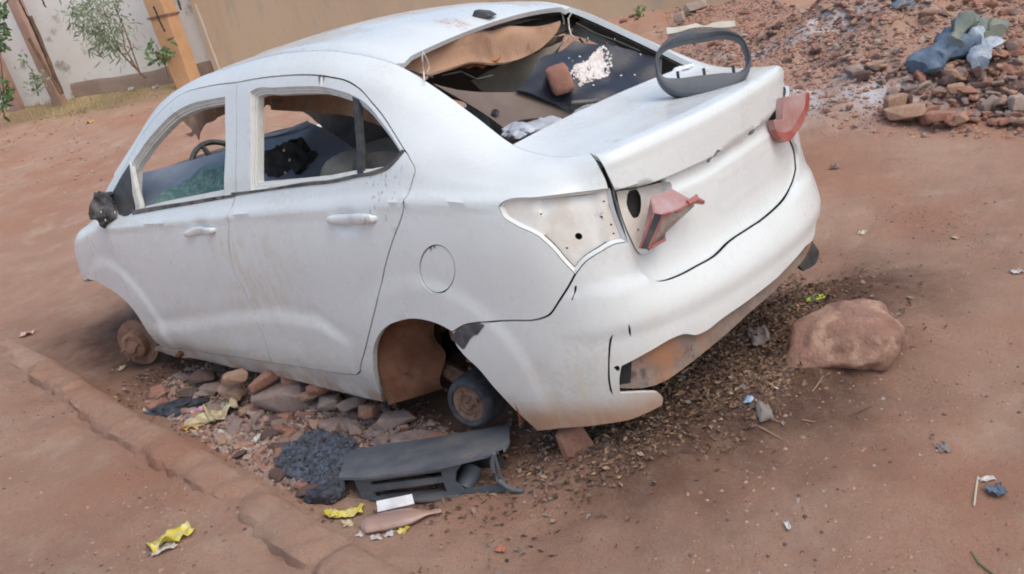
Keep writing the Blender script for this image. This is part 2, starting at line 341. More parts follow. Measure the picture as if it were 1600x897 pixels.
INV = Inverse(body, 0.3, 2*UMAX-3.0, 620, 130)
METRIC = 1.25          # metres per unit of v
def crom(P, n=6):
    P = [np.array(p, float) for p in P]
    if len(P) < 3: return P
    out = []
    for i in range(len(P)-1):
        p0 = P[i-1] if i else 2*P[0]-P[1]; p1, p2 = P[i], P[i+1]; p3 = P[i+2] if i+2 < len(P) else 2*P[-1]-P[-2]
        # centripetal-ish tangents
        l = [max(np.linalg.norm(b-a), 1e-6) for a, b in ((p0, p1), (p1, p2), (p2, p3))]
        m1 = ((p1-p0)/l[0]*l[1]+(p2-p1)/l[1]*l[0])/(l[0]+l[1])*l[1]; m2 = ((p2-p1)/l[1]*l[2]+(p3-p2)/l[2]*l[1])/(l[1]+l[2])*l[1]
        for k in range(n):
            t = k/n; out.append((1+2*t)*(1-t)**2*p1+t*(1-t)**2*m1+t*t*(3-2*t)*p2+t*t*(t-1)*m2)
    out.append(P[-1]); return out
def path(*runs, inv=None):
    """runs of photo pixels, smoothed inside a run, cornered between runs -> closed polygon in (u,v)"""
    out = []
    for r in runs:
        c = crom([(inv or INV)(*p) for p in r])
        if out and np.linalg.norm(np.array(out[-1])-c[0]) < 1e-4: c = c[1:]
        out += [tuple(p) for p in c]
    if np.linalg.norm(np.array(out[0])-out[-1]) < 1e-4: out.pop()
    return np.array(out)
def inset(poly, d, m=METRIC):
    p = np.array(poly)*[1, m]; a = 0.5*np.sum(p[:, 0]*np.roll(p[:, 1], -1)-np.roll(p[:, 0], -1)*p[:, 1]); s = 1 if a > 0 else -1
    e0 = p-np.roll(p, 1, 0); e1 = np.roll(p, -1, 0)-p
    n0 = np.stack([-e0[:, 1], e0[:, 0]], 1)/(np.linalg.norm(e0, axis=1)[:, None]+1e-9); n1 = np.stack([-e1[:, 1], e1[:, 0]], 1)/(np.linalg.norm(e1, axis=1)[:, None]+1e-9)
    b = n0+n1; b /= np.maximum(np.linalg.norm(b, axis=1)[:, None], .5)
    return (p+s*b*d)/[1, m]
def pip(poly, pts):
    x, y = pts[:, 0], pts[:, 1]; r = np.zeros(len(pts), bool); j = len(poly)-1
    for i in range(len(poly)):
        a, b = poly[i], poly[j]
        c = ((a[1] > y) != (b[1] > y)); 
        with np.errstate(divide='ignore', invalid='ignore'): r ^= c & (x < (b[0]-a[0])*(y-a[1])/(b[1]-a[1]+1e-15)+a[0])
        j = i
    return r
def trimmed(outer, holes=(), step=.022, m=METRIC):
    """triangulate a trimmed region of the (u,v) plane"""
    loops = [np.array(outer)*[1, m]]+[np.array(h)*[1, m] for h in holes]; V = []; E = []
    for lp in loops:
        dn = []
        for i in range(len(lp)):
            a, b = lp[i], lp[(i+1) % len(lp)]; k = max(1, int(np.ceil(np.linalg.norm(b-a)/step)))
            dn += [a+(b-a)*j/k for j in range(k)]
        s = len(V); V += dn; E += [(s+i, s+(i+1) % len(dn)) for i in range(len(dn))]
    B = np.array(V); lo, hi = loops[0].min(0), loops[0].max(0)
    gx = np.arange(lo[0]+step/2, hi[0], step); gy = np.arange(lo[1]+step/2, hi[1], step)
    G = np.stack(np.meshgrid(gx, gy, indexing='ij'), -1).reshape(-1, 2)
    ok = pip(loops[0], G)
    for h in loops[1:]: ok &= ~pip(h, G)
    G = G[ok]
    if len(G):
        dmin = np.min(np.hypot(G[:, None, 0]-B[None, ::1, 0], G[:, None, 1]-B[None, ::1, 1]), 1); G = G[dmin > step*.5]
    allp = [Vector(p) for p in np.vstack([B, G])] if len(G) else [Vector(p) for p in B]
    v, e, f, ov, oe, of = delaunay_2d_cdt(allp, E, [], 0, 1e-7)
    v = np.array([tuple(p) for p in v]); f = np.array([t for t in f if len(t) == 3]); c = v[f].mean(1)
    ok = pip(loops[0], c)
    for h in loops[1:]: ok &= ~pip(h, c)
    return v/[1, m], f[ok]
def skin(name, outer, holes, fn, m, parent, thick=.014, closed=False, disp=None, step=.022, gap=.0028, mirror=False, rim=True, metric=METRIC, mb=None, hgap=None):
    """a sheet-metal panel: trimmed outline mapped on a surface, with a turned-in edge"""
    o = inset(outer, gap, metric) if gap else np.array(outer)
    hs = [inset(h, -(hgap if hgap is not None else 0), metric) if hgap else np.array(h) for h in holes]
    uv, T = trimmed(o, hs, step, metric)
    P = fn(uv[:, 0], uv[:, 1]); N = surf_n(uv[:, 0], uv[:, 1], fn)
    if disp is not None:
        P = P+N*np.reshape(disp(uv, P), (-1, 1))
    # orient
    a = np.cross(P[T[:, 1]]-P[T[:, 0]], P[T[:, 2]]-P[T[:, 0]]); fl = np.einsum('ij,ij->i', a, N[T[:, 0]]) < 0
    T = np.where(fl[:, None], T[:, ::-1], T)
    faces = [tuple(t) for t in T]; V = list(P)
    if rim:
        cnt = {}
        for t in faces:
            for i in range(3):
                e = (t[i], t[(i+1) % 3]); cnt[e] = 1
        bd = [e for e in cnt if (e[1], e[0]) not in cnt]; mp = {}
        for e in bd:
            for i in e:
                if i not in mp: mp[i] = len(V); V.append(P[i]-N[i]*thick)
        faces += [(b, a_, mp[a_], mp[b]) for a_, b in bd]
        if closed:
            for i in range(len(P)):
                if i not in mp: mp[i] = len(V); V.append(P[i]-N[i]*thick)
            faces += [(mp[t[0]], mp[t[2]], mp[t[1]]) for t in T]
    V = np.array(V)
    if mirror: V = V*[1, -1, 1]; V = unlean(V); faces = [f[::-1] for f in faces]
    if mb is not None: mb.add(V, faces); return mb
    return mesh_obj(name, V, faces, m, parent, 50)
def unlean(V):
    """a mirrored part: undo the (zero) lean of the left copy and give the right side its own"""
    V = np.array(V); V[:, 2] -= leanz(V[:, 0], -V[:, 1]); return lean(V)

# ------------------------------------------------------------------ terrain
UPV = np.array([.030, .026, 1.0]); UPV = UPV/np.linalg.norm(UPV)      # true upright seen from the leaning car
_wl = cam_ray(0, 170)*17.0+CC; _wr = cam_ray(1060, 10)*12.5+CC
WD = (_wl-_wr)[:2]; WLEN = np.linalg.norm(WD); WD = WD/WLEN; WN = np.array([-WD[1], WD[0]])
if WN @ (CC[:2]-_wr[:2]) < 0: WN = -WN                               # towards the camera
DW = WN @ (CC[:2]-_wr[:2])
_kp = []
for _q in ((97, 592), (180, 642), (264, 692), (327, 733), (374, 760), (442, 800), (509, 840), (580, 888)):
    _X = on_plane(_q[0], _q[1], (0, 0, .085), (-.03, 0, 1)); _kp.append(_X[:2])
_kp = np.array(_kp); _kc = np.polyfit(_kp[:, 0], _kp[:, 1], 2)
def KY(x): return np.polyval(_kc, np.clip(x, _kp[:, 0].min()-.2, _kp[:, 0].max()+1.5))+(_kp[0]-_kp[-1])[1]/(_kp[0]-_kp[-1])[0]*(x-np.clip(x, _kp[:, 0].min()-.2, _kp[:, 0].max()+1.5))   # kerb line in plan
def Hbase(x, y):
    b = -.005+.03*x
    s = ((x-_wr[0])*WD[0]+(y-_wr[1])*WD[1])/WLEN; dp = WN[0]*(x-_wr[0])+WN[1]*(y-_wr[1])
    rise = (_wr[2]-(-.005+.03*_wr[0]))*(1-s)+(_wl[2]-(-.005+.03*_wl[0]))*s
    t = np.clip(1-dp/(DW-3.0), 0, 1.0)
    return b+np.clip(rise, .1, 1.2)*t**1.35
def region(x, y, cx, cy, rx, ry, rot=0):
    c, s = math.cos(rot), math.sin(rot); dx, dy = x-cx, y-cy; return np.exp(-(((dx*c+dy*s)/rx)**2+((-dx*s+dy*c)/ry)**2))
HEAPS = []
def H(x, y, fine=True):
    x = np.asarray(x, float); y = np.asarray(y, float); h = Hbase(x, y); P = np.stack([x, y], -1)
    k = y-KY(x)
    h = h+.046*smooth(-.06, .05, k)-.014*bump(k, .115, .03)*smooth(6.5, 4.5, x)-.018*smooth(-.10, -.2, k)*smooth(-.8, -.5, k)*smooth(4.2, 3.0, x)*smooth(-.2, .4, x)
    h = h+.15*region(x, y, .12, .0, .55, .85)*(1+.4*vnoise(P, .18, 4))+.05*region(x, y, 1.5, .45, .9, .35)*(1+.5*vnoise(P, .15, 6))
    for a in HEAPS: h = h+a[0]*region(x, y, *a[1:])*(1+.35*vnoise(P, .5, 8)+.2*vnoise(P, .17, 9))
    h = h+.020*vnoise(P, .8, 1)+.012*vnoise(P, .3, 2)
    if fine: h = h+.009*vnoise(P, .14, 3)+.0055*vnoise(P, .06, 5)+.010*np.minimum(vnoise(P, .22, 14)+.25, 0)
    return h
def on_ground(px, py, lift=0.):
    d = cam_ray(px, py); t = 2.0
    for _ in range(400):
        X = CC+d*t; g = float(H(X[0], X[1], False))+lift
        if X[2] <= g: break
        t += max(.01, (X[2]-g)*.6)
    return X
for (px, py, hh, rx, ry) in ((1500, 150, .22, 1.5, .7), (1560, 60, .35, 2.2, 1.0), (1400, 60, .22, 1.6, .8), (1200, 70, .10, 1.8, .8)):
    g_ = on_ground(px, py); HEAPS.append((hh, g_[0], g_[1], rx, ry, math.atan2(WD[1], WD[0])))
def axis(a, b, core0, core1, step, grow=1.13):
    p = list(np.arange(core0, core1, step)); s = step; x = p[-1]
    while x < b: s = min(s*grow, 2.0); x += s; p.append(x)
    s = step; x = p[0]; q = []
    while x > a: s = min(s*grow, 2.0); x -= s; q.append(x)
    return np.array(q[::-1]+p)
gx = axis(-40, 60, -1.6, 5.2, .03); gy = axis(-60, 30, -4.6, 2.3, .03)
X_, Y_ = np.meshgrid(gx, gy, indexing='ij'); Z_ = H(X_, Y_)
V = np.stack([X_, Y_, Z_], -1).reshape(-1, 3); nx, ny = len(gx), len(gy)
i_ = np.arange(nx-1)[:, None]*ny+np.arange(ny-1)[None]; F_ = np.stack([i_, i_+ny, i_+ny+1, i_+1], -1).reshape(-1, 4)
me = bpy.data.meshes.new('ground'); me.vertices.add(len(V)); me.vertices.foreach_set('co', V.ravel()); me.loops.add(F_.size); me.loops.foreach_set('vertex_index', F_.ravel().astype(np.int32))
me.polygons.add(len(F_)); me.polygons.foreach_set('loop_start', np.arange(0, F_.size, 4, dtype=np.int32)); me.polygons.foreach_set('loop_total', np.full(len(F_), 4, np.int32)); me.update(); me.validate()
me.polygons.foreach_set('use_smooth', [True]*len(F_))
# what the soil is made of, as masks: r leaf mould, g pale ash and lime, b straw
def gp(px, py): return on_ground(px, py)[:2]
x, y = V[:, 0], V[:, 1]; P2 = V[:, :2]; nz1 = vnoise(P2, .35, 21)*.5+vnoise(P2, .12, 22)*.4+vnoise(P2, .9, 24)*.3
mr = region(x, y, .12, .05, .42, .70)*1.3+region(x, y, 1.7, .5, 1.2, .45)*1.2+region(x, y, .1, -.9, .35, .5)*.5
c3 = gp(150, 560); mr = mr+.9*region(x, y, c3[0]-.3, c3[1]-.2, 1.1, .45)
mg = np.zeros(len(V))
for (px, py, rx, ry, a) in ((1280, 42, .9, .16, 1.0), (1330, 140, .9, .22, .8), (1260, 150, .5, .3, .5), (1085, 70, 1.0, .3, .25), (930, 30, 1., .3, .2)):
    c = gp(px, py); mg = mg+a*region(x, y, c[0], c[1], rx, ry, math.atan2(WD[1], WD[0])-.15)
mb_ = np.zeros(len(V))
for (px, py, rx, ry, a) in ((190, 148, 2.2, .8, 1.0), (120, 160, 1.5, .5, .6), (240, 135, 1.5, .5, .9)):
    c = gp(px, py); mb_ = mb_+a*region(x, y, c[0], c[1], rx, ry, math.atan2(WD[1], WD[0]))
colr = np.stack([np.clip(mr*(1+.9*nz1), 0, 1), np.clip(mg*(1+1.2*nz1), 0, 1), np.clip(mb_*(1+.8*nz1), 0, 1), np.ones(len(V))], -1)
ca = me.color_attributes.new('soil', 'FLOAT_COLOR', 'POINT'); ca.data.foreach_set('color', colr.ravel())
def ground_mat():
    m = bpy.data.materials.new('red_earth'); m.use_nodes = True; n = m.node_tree; N, L = n.nodes, n.links; b = N['Principled BSDF']
    tc = N.new('ShaderNodeTexCoord'); o = tc.outputs['Object']; at = N.new('ShaderNodeAttribute'); at.attribute_name = 'soil'; se = N.new('ShaderNodeSeparateColor'); L.new(at.outputs['Color'], se.inputs[0])
    def noise(s, d=6, r=.6, st=None):
        t = N.new('ShaderNodeTexNoise'); t.inputs['Scale'].default_value = s; t.inputs['Detail'].default_value = d; t.inputs['Roughness'].default_value = r
        if st:
            mp = N.new('ShaderNodeMapping'); mp.inputs['Scale'].default_value = st; L.new(o, mp.inputs[0]); L.new(mp.outputs[0], t.inputs[0])
        else: L.new(o, t.inputs[0])
        return t.outputs[0]
    def rg(s, a, c, lo=0, hi=1):
        r = N.new('ShaderNodeMapRange'); r.interpolation_type = 'SMOOTHSTEP'
        for k, q in zip((1, 2, 3, 4), (a, c, lo, hi)): r.inputs[k].default_value = q
        L.new(s, r.inputs[0]); return r.outputs[0]
    def mx(f, A, B):
        x = N.new('ShaderNodeMix'); x.data_type = 'RGBA'
        for k, q in ((6, A), (7, B)):
            if isinstance(q, tuple): x.inputs[k].default_value = (*q, 1)
            else: L.new(q, x.inputs[k])
        if isinstance(f, float): x.inputs[0].default_value = f
        else: L.new(f, x.inputs[0])
        return x.outputs[2]
    def mul(a, c):
        x = N.new('ShaderNodeMath'); x.operation = 'MULTIPLY'; L.new(a, x.inputs[0])
        if isinstance(c, float): x.inputs[1].default_value = c
        else: L.new(c, x.inputs[1])
        return x.outputs[0]
    c = mx(rg(noise(.7, 5), .32, .68), (.430, .252, .178), (.500, .320, .235))
    c = mx(rg(noise(3.5, 7, .65), .45, .75), c, (.53, .375, .28))
    c = mx(mul(rg(noise(1.1, 5, .6), .44, .66), .7), c, (.44, .215, .140))
    c = mx(mul(rg(noise(2.1, 6, .7), .52, .72), .45), c, (.33, .20, .145))
    c = mx(rg(noise(34, 6, .8), .54, .70, 0, .7), c, (.40, .28, .21))
    c = mx(rg(noise(70, 5, .75), .58, .72, 0, .5), c, (.24, .15, .11))
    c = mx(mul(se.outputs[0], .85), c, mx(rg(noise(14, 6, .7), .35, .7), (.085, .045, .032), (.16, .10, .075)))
    c = mx(mul(se.outputs[1], rg(noise(7, 8, .75), .32, .6)), c, (.60, .58, .60))
    c = mx(mul(se.outputs[2], rg(noise(6, 8, .7), .2, .6)), c, (.50, .38, .20))
    L.new(c, b.inputs['Base Color']); b.inputs['Roughness'].default_value = .95; b.inputs['Specular IOR Level'].default_value = .15
    b1 = N.new('ShaderNodeBump'); b1.inputs['Distance'].default_value = .022; L.new(noise(26, 8, .7), b1.inputs['Height'])
    b2 = N.new('ShaderNodeBump'); b2.inputs['Distance'].default_value = .010; L.new(noise(110, 5, .7), b2.inputs['Height']); L.new(b1.outputs[0], b2.inputs['Normal'])
    L.new(b2.outputs[0], b.inputs['Normal']); return m
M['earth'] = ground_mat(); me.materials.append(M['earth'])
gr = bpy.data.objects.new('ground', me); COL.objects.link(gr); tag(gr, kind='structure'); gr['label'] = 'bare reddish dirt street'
# ------------------------------------------------------------------ mud-covered kerb
mb = MB(); xs = np.arange(-.4, 4.9, .02); prof = [(-.094, -.10), (-.086, -.03), (-.074, .012), (-.052, .028), (-.015, .036), (.020, .037), (.055, .032), (.078, .020), (.090, -.01), (.096, -.08)]
V = []
for xx in xs:
    fade = float(smooth(4.8, 3.6, xx)); jt = sum(bump(xx, q, .03) for q in (.82, 1.42, 1.93, 2.55, 3.2)); wv = 1+.10*float(vnoise(np.array([xx, 3.]), .30, 2)); off = .018*float(vnoise(np.array([xx, 9.]), .5, 3))
    g0 = float(Hbase(xx, KY(xx)))+.042
    for (dy, dz) in prof:
        p = np.array([xx, KY(xx)+dy*wv+off, g0+dz*(.55+.45*fade)*(1-.45*jt*(dz > 0))*wv-.05*(1-fade)]); nn = float(fbm(p, .09, 4, 6)); V.append(p+np.array([0, .016, .016])*nn)
k = len(prof); mb.add(V, [(i*k+j, i*k+j+1, (i+1)*k+j+1, (i+1)*k+j) for i in range(len(xs)-1) for j in range(k-1)])
M['kerb'] = mat('mud_plastered_kerb', (.40, .28, .215), .95, (.36, .245, .185), 6, layers=[((.27, .17, .12), 12, .58, .72), ((.48, .36, .29), 40, .62, .74)], bump_=.006, bscale=50)
tag(mb.build('kerb', M['earth']), 'rounded low kerb plastered with red mud', kind='structure')
# ------------------------------------------------------------------ boundary walls, pillars
def wall_pt(px, py, off=0.):
    """ray with the vertical wall plane, moved off metres towards the camera"""
    n = np.array([WN[0], WN[1], 0]); return on_plane(px, py, np.array([_wr[0], _wr[1], 0])+n*off, n)
N3 = np.array([WN[0], WN[1], 0]); D3 = np.array([WD[0], WD[1], 0])
def wall(name, a, b, h0, h1, thick, m, parent=None, off=0, n=30, rag=0):
    """a,b: base points; h0,h1: heights at the two ends"""
    mb = MB(); V = []
    for i in range(n+1):
        t = i/n; p = a*(1-t)+b*t; h = h0*(1-t)+h1*t+rag*float(vnoise(np.array([t*9, 1.]), 1, 3))
        for (o, z) in ((0, -.5), (0, h), (-thick, h), (-thick, -.5)): V.append(p+N3*(off+o)+UPV*z)
    mb.add(V, [(i*4+j, (i+1)*4+j, (i+1)*4+j+1, i*4+j+1) for i in range(n) for j in range(3)]+[(0, 1, 2, 3), (n*4+3, n*4+2, n*4+1, n*4)])
    return mb.build(name, m, parent, 20)
pL = wall_pt(-260, 208); pM = wall_pt(345, 118); pR = wall_pt(1300, -25)
M['wwall'] = mat('whitewashed_wall', (.80, .80, .77), .9, (.74, .72, .68), 1.2, layers=[((.42, .38, .33), 3, .56, .70), ((.34, .28, .24), 9, .64, .72)], bump_=.004, bscale=12)
M['bwall'] = mat('weathered_ochre_wall', (.50, .385, .275), .95, (.46, .34, .24), .9, layers=[((.38, .32, .25), 2.0, .52, .68), ((.50, .38, .26), 1.4, .56, .70), ((.20, .13, .09), 7, .66, .74)], bump_=.006, bscale=10, stretch=(1.6, 1.6, .35))
ww = tag(wall('wall', pL, pM, 1.62, 1.75, .22, M['wwall']), 'whitewashed boundary wall with stained foot at the far left', 'wall')
bw = tag(wall('wall', pM-D3*.0, pR, 2.6, 2.6, .25, M['bwall'], off=.12), 'tall weathered ochre wall behind the car roof', 'wall')
# exposed reddish band at the foot of the white wall
M['foot'] = mat('exposed_mud_plaster', (.34, .25, .20), .95, (.28, .20, .16), 3, bump_=.006, bscale=14)
mb = MB(); V = []; nn = 60
for i in range(nn+1):
    t = i/nn; p = wall_pt(118+t*225, 152-t*34); h = .17+.10*float(vnoise(np.array([t*8, 2.]), 1, 5))
    for (o, z) in ((.004, -.3), (.03, h*.7), (.004, h)): V.append(p+N3*o+UPV*z)
mb.add(V, [(i*3+j, (i+1)*3+j, (i+1)*3+j+1, i*3+j+1) for i in range(nn) for j in range(2)]); mb.build('foot_plaster', M['foot'], ww)
# pale broken edge where the ochre wall begins
mb = MB(); V = []
for i in range(26):
    t = i/25; a = wall_pt(303+t*42, t*116, .13); wd_ = .006+.03*(abs(float(vnoise(np.array([t*7, 4.]), 1, 5)))); V += [a-D3*wd_+UPV*0, a+D3*(.012), a-N3*.1-D3*wd_]
mb.add(V, [(i*3, i*3+1, i*3+4, i*3+3) for i in range(25)]+[(i*3+2, i*3, i*3+3, i*3+5) for i in range(25)]); mb.build('broken_edge', mat('bare_lime', (.62, .58, .52), .9), bw)
# block behind the white wall
M['far'] = mat('grey_brown_render', (.24, .215, .19), .95, (.20, .18, .155), 1.0)
hb = wall('house', wall_pt(-500, 200, -2.2), wall_pt(420, 60, -2.2), 5.2, 5.2, 3.0, M['far'], off=-2.2); tag(hb, 'plain grey-brown rendered house behind the white wall', 'house')
for tt in (.30, .52): 
    c = wall_pt(-500, 200, -2.2)*(1-tt)+wall_pt(420, 60, -2.2)*tt-N3*2.16+UPV*1.9; mb = MB(); Rm = Matrix((tuple(D3), tuple(-N3), tuple(UPV))).transposed(); mb.box(c, (1.0, .06, 1.1), Rm); mb.build('window', M['dark'], hb)
Rw = Matrix((tuple(D3), tuple(-N3), tuple(UPV))).transposed()
def pillar(name, px, py, w_, dpt, h, m, label, off=.0, cat='pillar', lean_=0, bands=()):
    b = wall_pt(px, py, off); root = empty(name, tuple(b), label, cat)
    up = UPV+D3*lean_; up = up/np.linalg.norm(up); mb = MB(); nn = 14; V = []
    for i in range(nn+1):
        z = -.4+(h+.4)*i/nn
        for (a, c) in ((-1, -1), (1, -1), (1, 1), (-1, 1)): V.append(b+D3*a*w_/2*(1+.04*math.sin(i*2.3+a))+N3*(c*dpt/2)+up*z)
    mb.add(V, [(i*4+j, i*4+(j+1) % 4, (i+1)*4+(j+1) % 4, (i+1)*4+j) for i in range(nn) for j in range(4)]+[(nn*4, nn*4+1, nn*4+2, nn*4+3)])
    bevel(mb.build('shaft', m, root, 20), .012)
    for z in bands:
        c = b+up*z; mb = MB(); mb.box(c, (w_+.03, dpt+.03, .03), Rw); mb.build('band', M['rust'], root)
    return root, b, up
M['ochre'] = mat('orange_ochre_plaster', (.58, .34, .18), .9, (.50, .30, .17), 5, layers=[((.60, .36, .20), 3, .55, .7)], bump_=.004, bscale=20)
M['pinkp'] = mat('pinkish_concrete', (.44, .28, .22), .9, (.36, .23, .18), 4, bump_=.004, bscale=20)
M['bark'] = mat('weathered_wood', (.20, .12, .075), .9, (.12, .075, .05), 8, bump_=.004, bscale=30)
pillar('pillar', 294, 127, .27, .27, 2.3, M['ochre'], 'orange-ochre plastered pillar with rusty clamp bands beside the ochre wall', .45, lean_=.015, bands=(.90,))
pb_, bb, uu = pillar('pillar', 88, 147, .15, .15, 2.3, M['pinkp'], 'thin pinkish concrete post with bamboo pole and wires tied to it', .30, lean_=.05)
def wpole(name, p, q, r, m, parent, off=.5, n=10, sag=0.006, seed=0):
    a = wall_pt(*p, off); b = wall_pt(*q, off); pts = []
    for i in range(n+1):
        t = i/n; v = a*(1-t)+b*t; pts.append(v+D3*sag*float(vnoise(np.array([t*4, seed*3.1]), 1, seed)))
    return MB().tube(pts, [r*(1+.12*math.sin(i*1.9)) for i in range(n+1)], 7).build(name, m, parent)
wpole('bamboo', (97, 147), (47, 25), .030, M['bark'], pb_, .55, seed=3); wpole('bamboo', (95, 146), (45, 60), .022, M['bark'], pb_, .62, seed=4)
for k, (p, q) in enumerate((((30, 0), (47, 35)), ((47, 35), (72, 90)), ((66, 0), (72, 12)))): wpole('wire', p, q, .012, M['dark'], pb_, .6, seed=k+5)
pillar('pillar', 27, 168, .16, .15, 1.25, M['pinkp'], 'short pinkish concrete post near the left picture edge', .25, lean_=.05)
for k, (p, q) in enumerate((((240, 10), (250, 34)), ((278, 0), (283, 16)), ((250, 34), (258, 50)))): 
    tag(wpole('wire', p, q, .012, M['dark'], None, .7, seed=k+11), ['loose black wire left of the ochre pillar', 'loose black wire right of the ochre pillar', 'bent wire end hanging on the ochre pillar'][k], 'wire')
# pale line cracks on the white wall

# ------------------------------------------------------------------ the wrecked car
car = empty('sedan_car', (2.0, 0, 0.05), 'stripped and wrecked white four-door sedan with missing wheels and glass, propped on broken bricks', 'car')
# outlines traced in photo pixels and laid on the body surface
GROOVE = [(200, 253), (215, 222), (232, 197), (250, 175), (278, 151), (311, 138), (342, 132), (371, 129)]
GROOVE2 = [(371, 129), (425, 120), (475, 117), (513, 120), (545, 128), (563, 140), (580, 159), (601, 185), (620, 215), (637, 241)]
RDOOR_R = [(637, 241), (648, 263), (641, 295), (631, 323), (613, 378), (600, 425), (588, 476), (579, 512), (571, 545), (563, 580)]
SEAM_B = [(371, 129), (370, 220), (369, 300), (362, 325), (358, 350), (358, 385), (366, 424), (381, 452), (397, 486), (407, 514), (418, 545), (427, 567)]
FD_FRONT = [(170, 330), (173, 372), (186, 414), (206, 466), (226, 508), (243, 533), (252, 541)]
FD_TOP = [(200, 253), (188, 275), (176, 300), (170, 330)]
SILL_T = [(252, 541), (310, 549), (371, 558), (427, 567)]
SILL_T2 = [(427, 567), (492, 577), (548, 585), (558, 585), (563, 580)]
front_door = path(FD_TOP[::-1], GROOVE, SEAM_B, SILL_T[::-1], FD_FRONT[::-1])
rear_door = path(GROOVE2, RDOOR_R, SILL_T2[::-1], SEAM_B[::-1])
win_f = path([(208, 330), (205, 312), (203, 290), (205, 262), (222, 232), (243, 205), (270, 178), (300, 162), (330, 155), (352, 151)], [(352, 151), (353, 230), (351, 306)], [(351, 306), (280, 318), (208, 331)])
win_r = path([(393, 297), (391, 220), (391, 148)], [(391, 144), (397, 140), (430, 137), (470, 135), (512, 137), (545, 146)], [(545, 146), (570, 160), (594, 187), (613, 213), (629, 238)], [(629, 238), (618, 251), (600, 264), (575, 272)], [(575, 272), (500, 285), (393, 297)])
ARCH = [(599, 629), (590, 603), (584, 575), (584, 548), (592, 525), (605, 511), (623, 503), (645, 499), (668, 502), (686, 508), (707, 519)]
BUMP_TOP = [(707, 519), (726, 508), (748, 504)]
BUMP_TOP2 = [(748, 504), (800, 501), (841, 499), (858, 492), (874, 470), (891, 443), (899, 428)]
LAMP_B = [(899, 428), (915, 408), (938, 393), (960, 381), (980, 377)]
LAMP_T = [(953, 294), (895, 302), (840, 309), (790, 314), (780, 323)]
LAMP_L = [(780, 323), (785, 336), (805, 351), (840, 368), (862, 387), (881, 409), (899, 428)]
LID_L = [(930, 243), (942, 258), (956, 286), (962, 300), (969, 330), (982, 377)]
LID_L2 = [(980, 377), (991, 404), (1003, 427), (1011, 435), (1023, 439), (1037, 438), (1060, 430), (1085, 417), (1115, 400), (1138, 378), (1170, 356), (1201, 334), (1226, 309), (1240, 284), (1246, 262)]
LID_R = [(1246, 262), (1244, 240), (1236, 218), (1222, 200), (1209, 193)]
SILL_B = [(252, 558), (281, 562), (340, 569), (396, 581), (465, 596), (510, 608), (555, 619), (599, 629)]
# uniside: rail, C pillar, quarter, sill in one sheet; the outer top edge follows the rail (v = 1)
def uvp(x, v):       # u on the left side for a given plan x
    return float(np.interp(-x, -np.array([s[0] for s in ST]), US)), v
rail_u = np.linspace(INV(176, 300)[0]-.02, INV(928, 244)[0], 60)
uni = np.vstack([path([(170, 330), (176, 300)]), [(u, 1.0) for u in rail_u],
                 path([(927, 245), (937, 261), (949, 286), (951, 294)], LAMP_T, LAMP_L, BUMP_TOP2[::-1], BUMP_TOP[::-1], ARCH[::-1], SILL_B[::-1], [(252, 558), (252, 541)], FD_FRONT[::-1])])
def door_hole(p): return inset(p, -.0018)
both = path(FD_TOP[::-1], GROOVE, GROOVE2, RDOOR_R, SILL_T2[::-1], SILL_T[::-1], FD_FRONT[::-1])
# the door opening shares the front edge with the sheet, so the sheet is an open C: rail + quarter + sill
uni = np.vstack([[(rail_u[0], 1.0)], [(u, 1.0) for u in rail_u[1:]],
                 path([(927, 245), (937, 261), (949, 286), (951, 294)], LAMP_T, LAMP_L, BUMP_TOP2[::-1], BUMP_TOP[::-1], ARCH[::-1], SILL_B[::-1], [(252, 558), (252, 541)]),
                 path(SILL_T, SILL_T2, RDOOR_R[::-1], GROOVE2[::-1], GROOVE[::-1], [(200, 253), (188, 275), (178, 297)])])
FLAP = [(683+27.5*math.cos(a)*1.0+0*math.sin(a), 420.5-37.5*math.sin(a)+1.0*math.cos(a)) for a in np.linspace(0, 2*math.pi, 29)[:-1]]
flap = INV.many(FLAP)
skin('side_frame', uni, [inset(flap, -.0025)], body, M['paint'], car, thick=.022)
skin('side_frame', uni, [inset(flap, -.0025)], body, M['paint'], car, thick=.022, mirror=True)
fl = skin('fuel_flap', flap, [], body, M['paint'], car, thick=.012, gap=.0022, disp=lambda uv, P: -.003+0*P[:, 0], step=.015)
MB().lathe([(.0, 0), (.075, 0), (.085, .01), (.085, .02)], Matrix.Translation((.748, .79, .768)) @ Matrix.Rotation(-math.pi/2, 4, 'X')).build('fuel_cavity', M['seam'], car)
def door_disp(uv, P):
    return np.zeros(len(P))
def door(name, outline, win, mirror=False):
    return skin(name, outline, [win], body, M['paint'], car, thick=.03, mirror=mirror, disp=lambda uv, P: .0012*np.ones(len(P)))
fd = door('front_door', front_door, win_f); rd = door('rear_door', rear_door, win_r)
fdr = door('front_door', front_door, win_f, True); rdr = door('rear_door', rear_door, win_r, True)
# recessed window channels: thin ledges around both openings, stepping inwards
def ledge(outer, offs, parent, mirror=False, mt=M['inner'], name='window_channel'):
    mb = MB(); rings = []
    for ins, dep in offs:
        p = inset(outer, ins); k = p
        Q = body(k[:, 0], k[:, 1])-surf_n(k[:, 0], k[:, 1], body)*dep; rings.append(Q)
    n = len(outer); V = np.vstack(rings)
    if mirror: V = unlean(V*[1, -1, 1])
    F_ = [(i*n+k, i*n+(k+1) % n, (i+1)*n+(k+1) % n, (i+1)*n+k) for i in range(len(rings)-1) for k in range(n)]
    mb.add(V, F_); return mb.build(name, mt, parent, 25)
def dense(poly, step=.02):
    out = []
    for i in range(len(poly)):
        a, b = poly[i], poly[(i+1) % len(poly)]; k = max(1, int(np.ceil(np.hypot(*((b-a)*[1, METRIC]))/step)))
        out += [a+(b-a)*j/k for j in range(k)]
    return np.array(out)
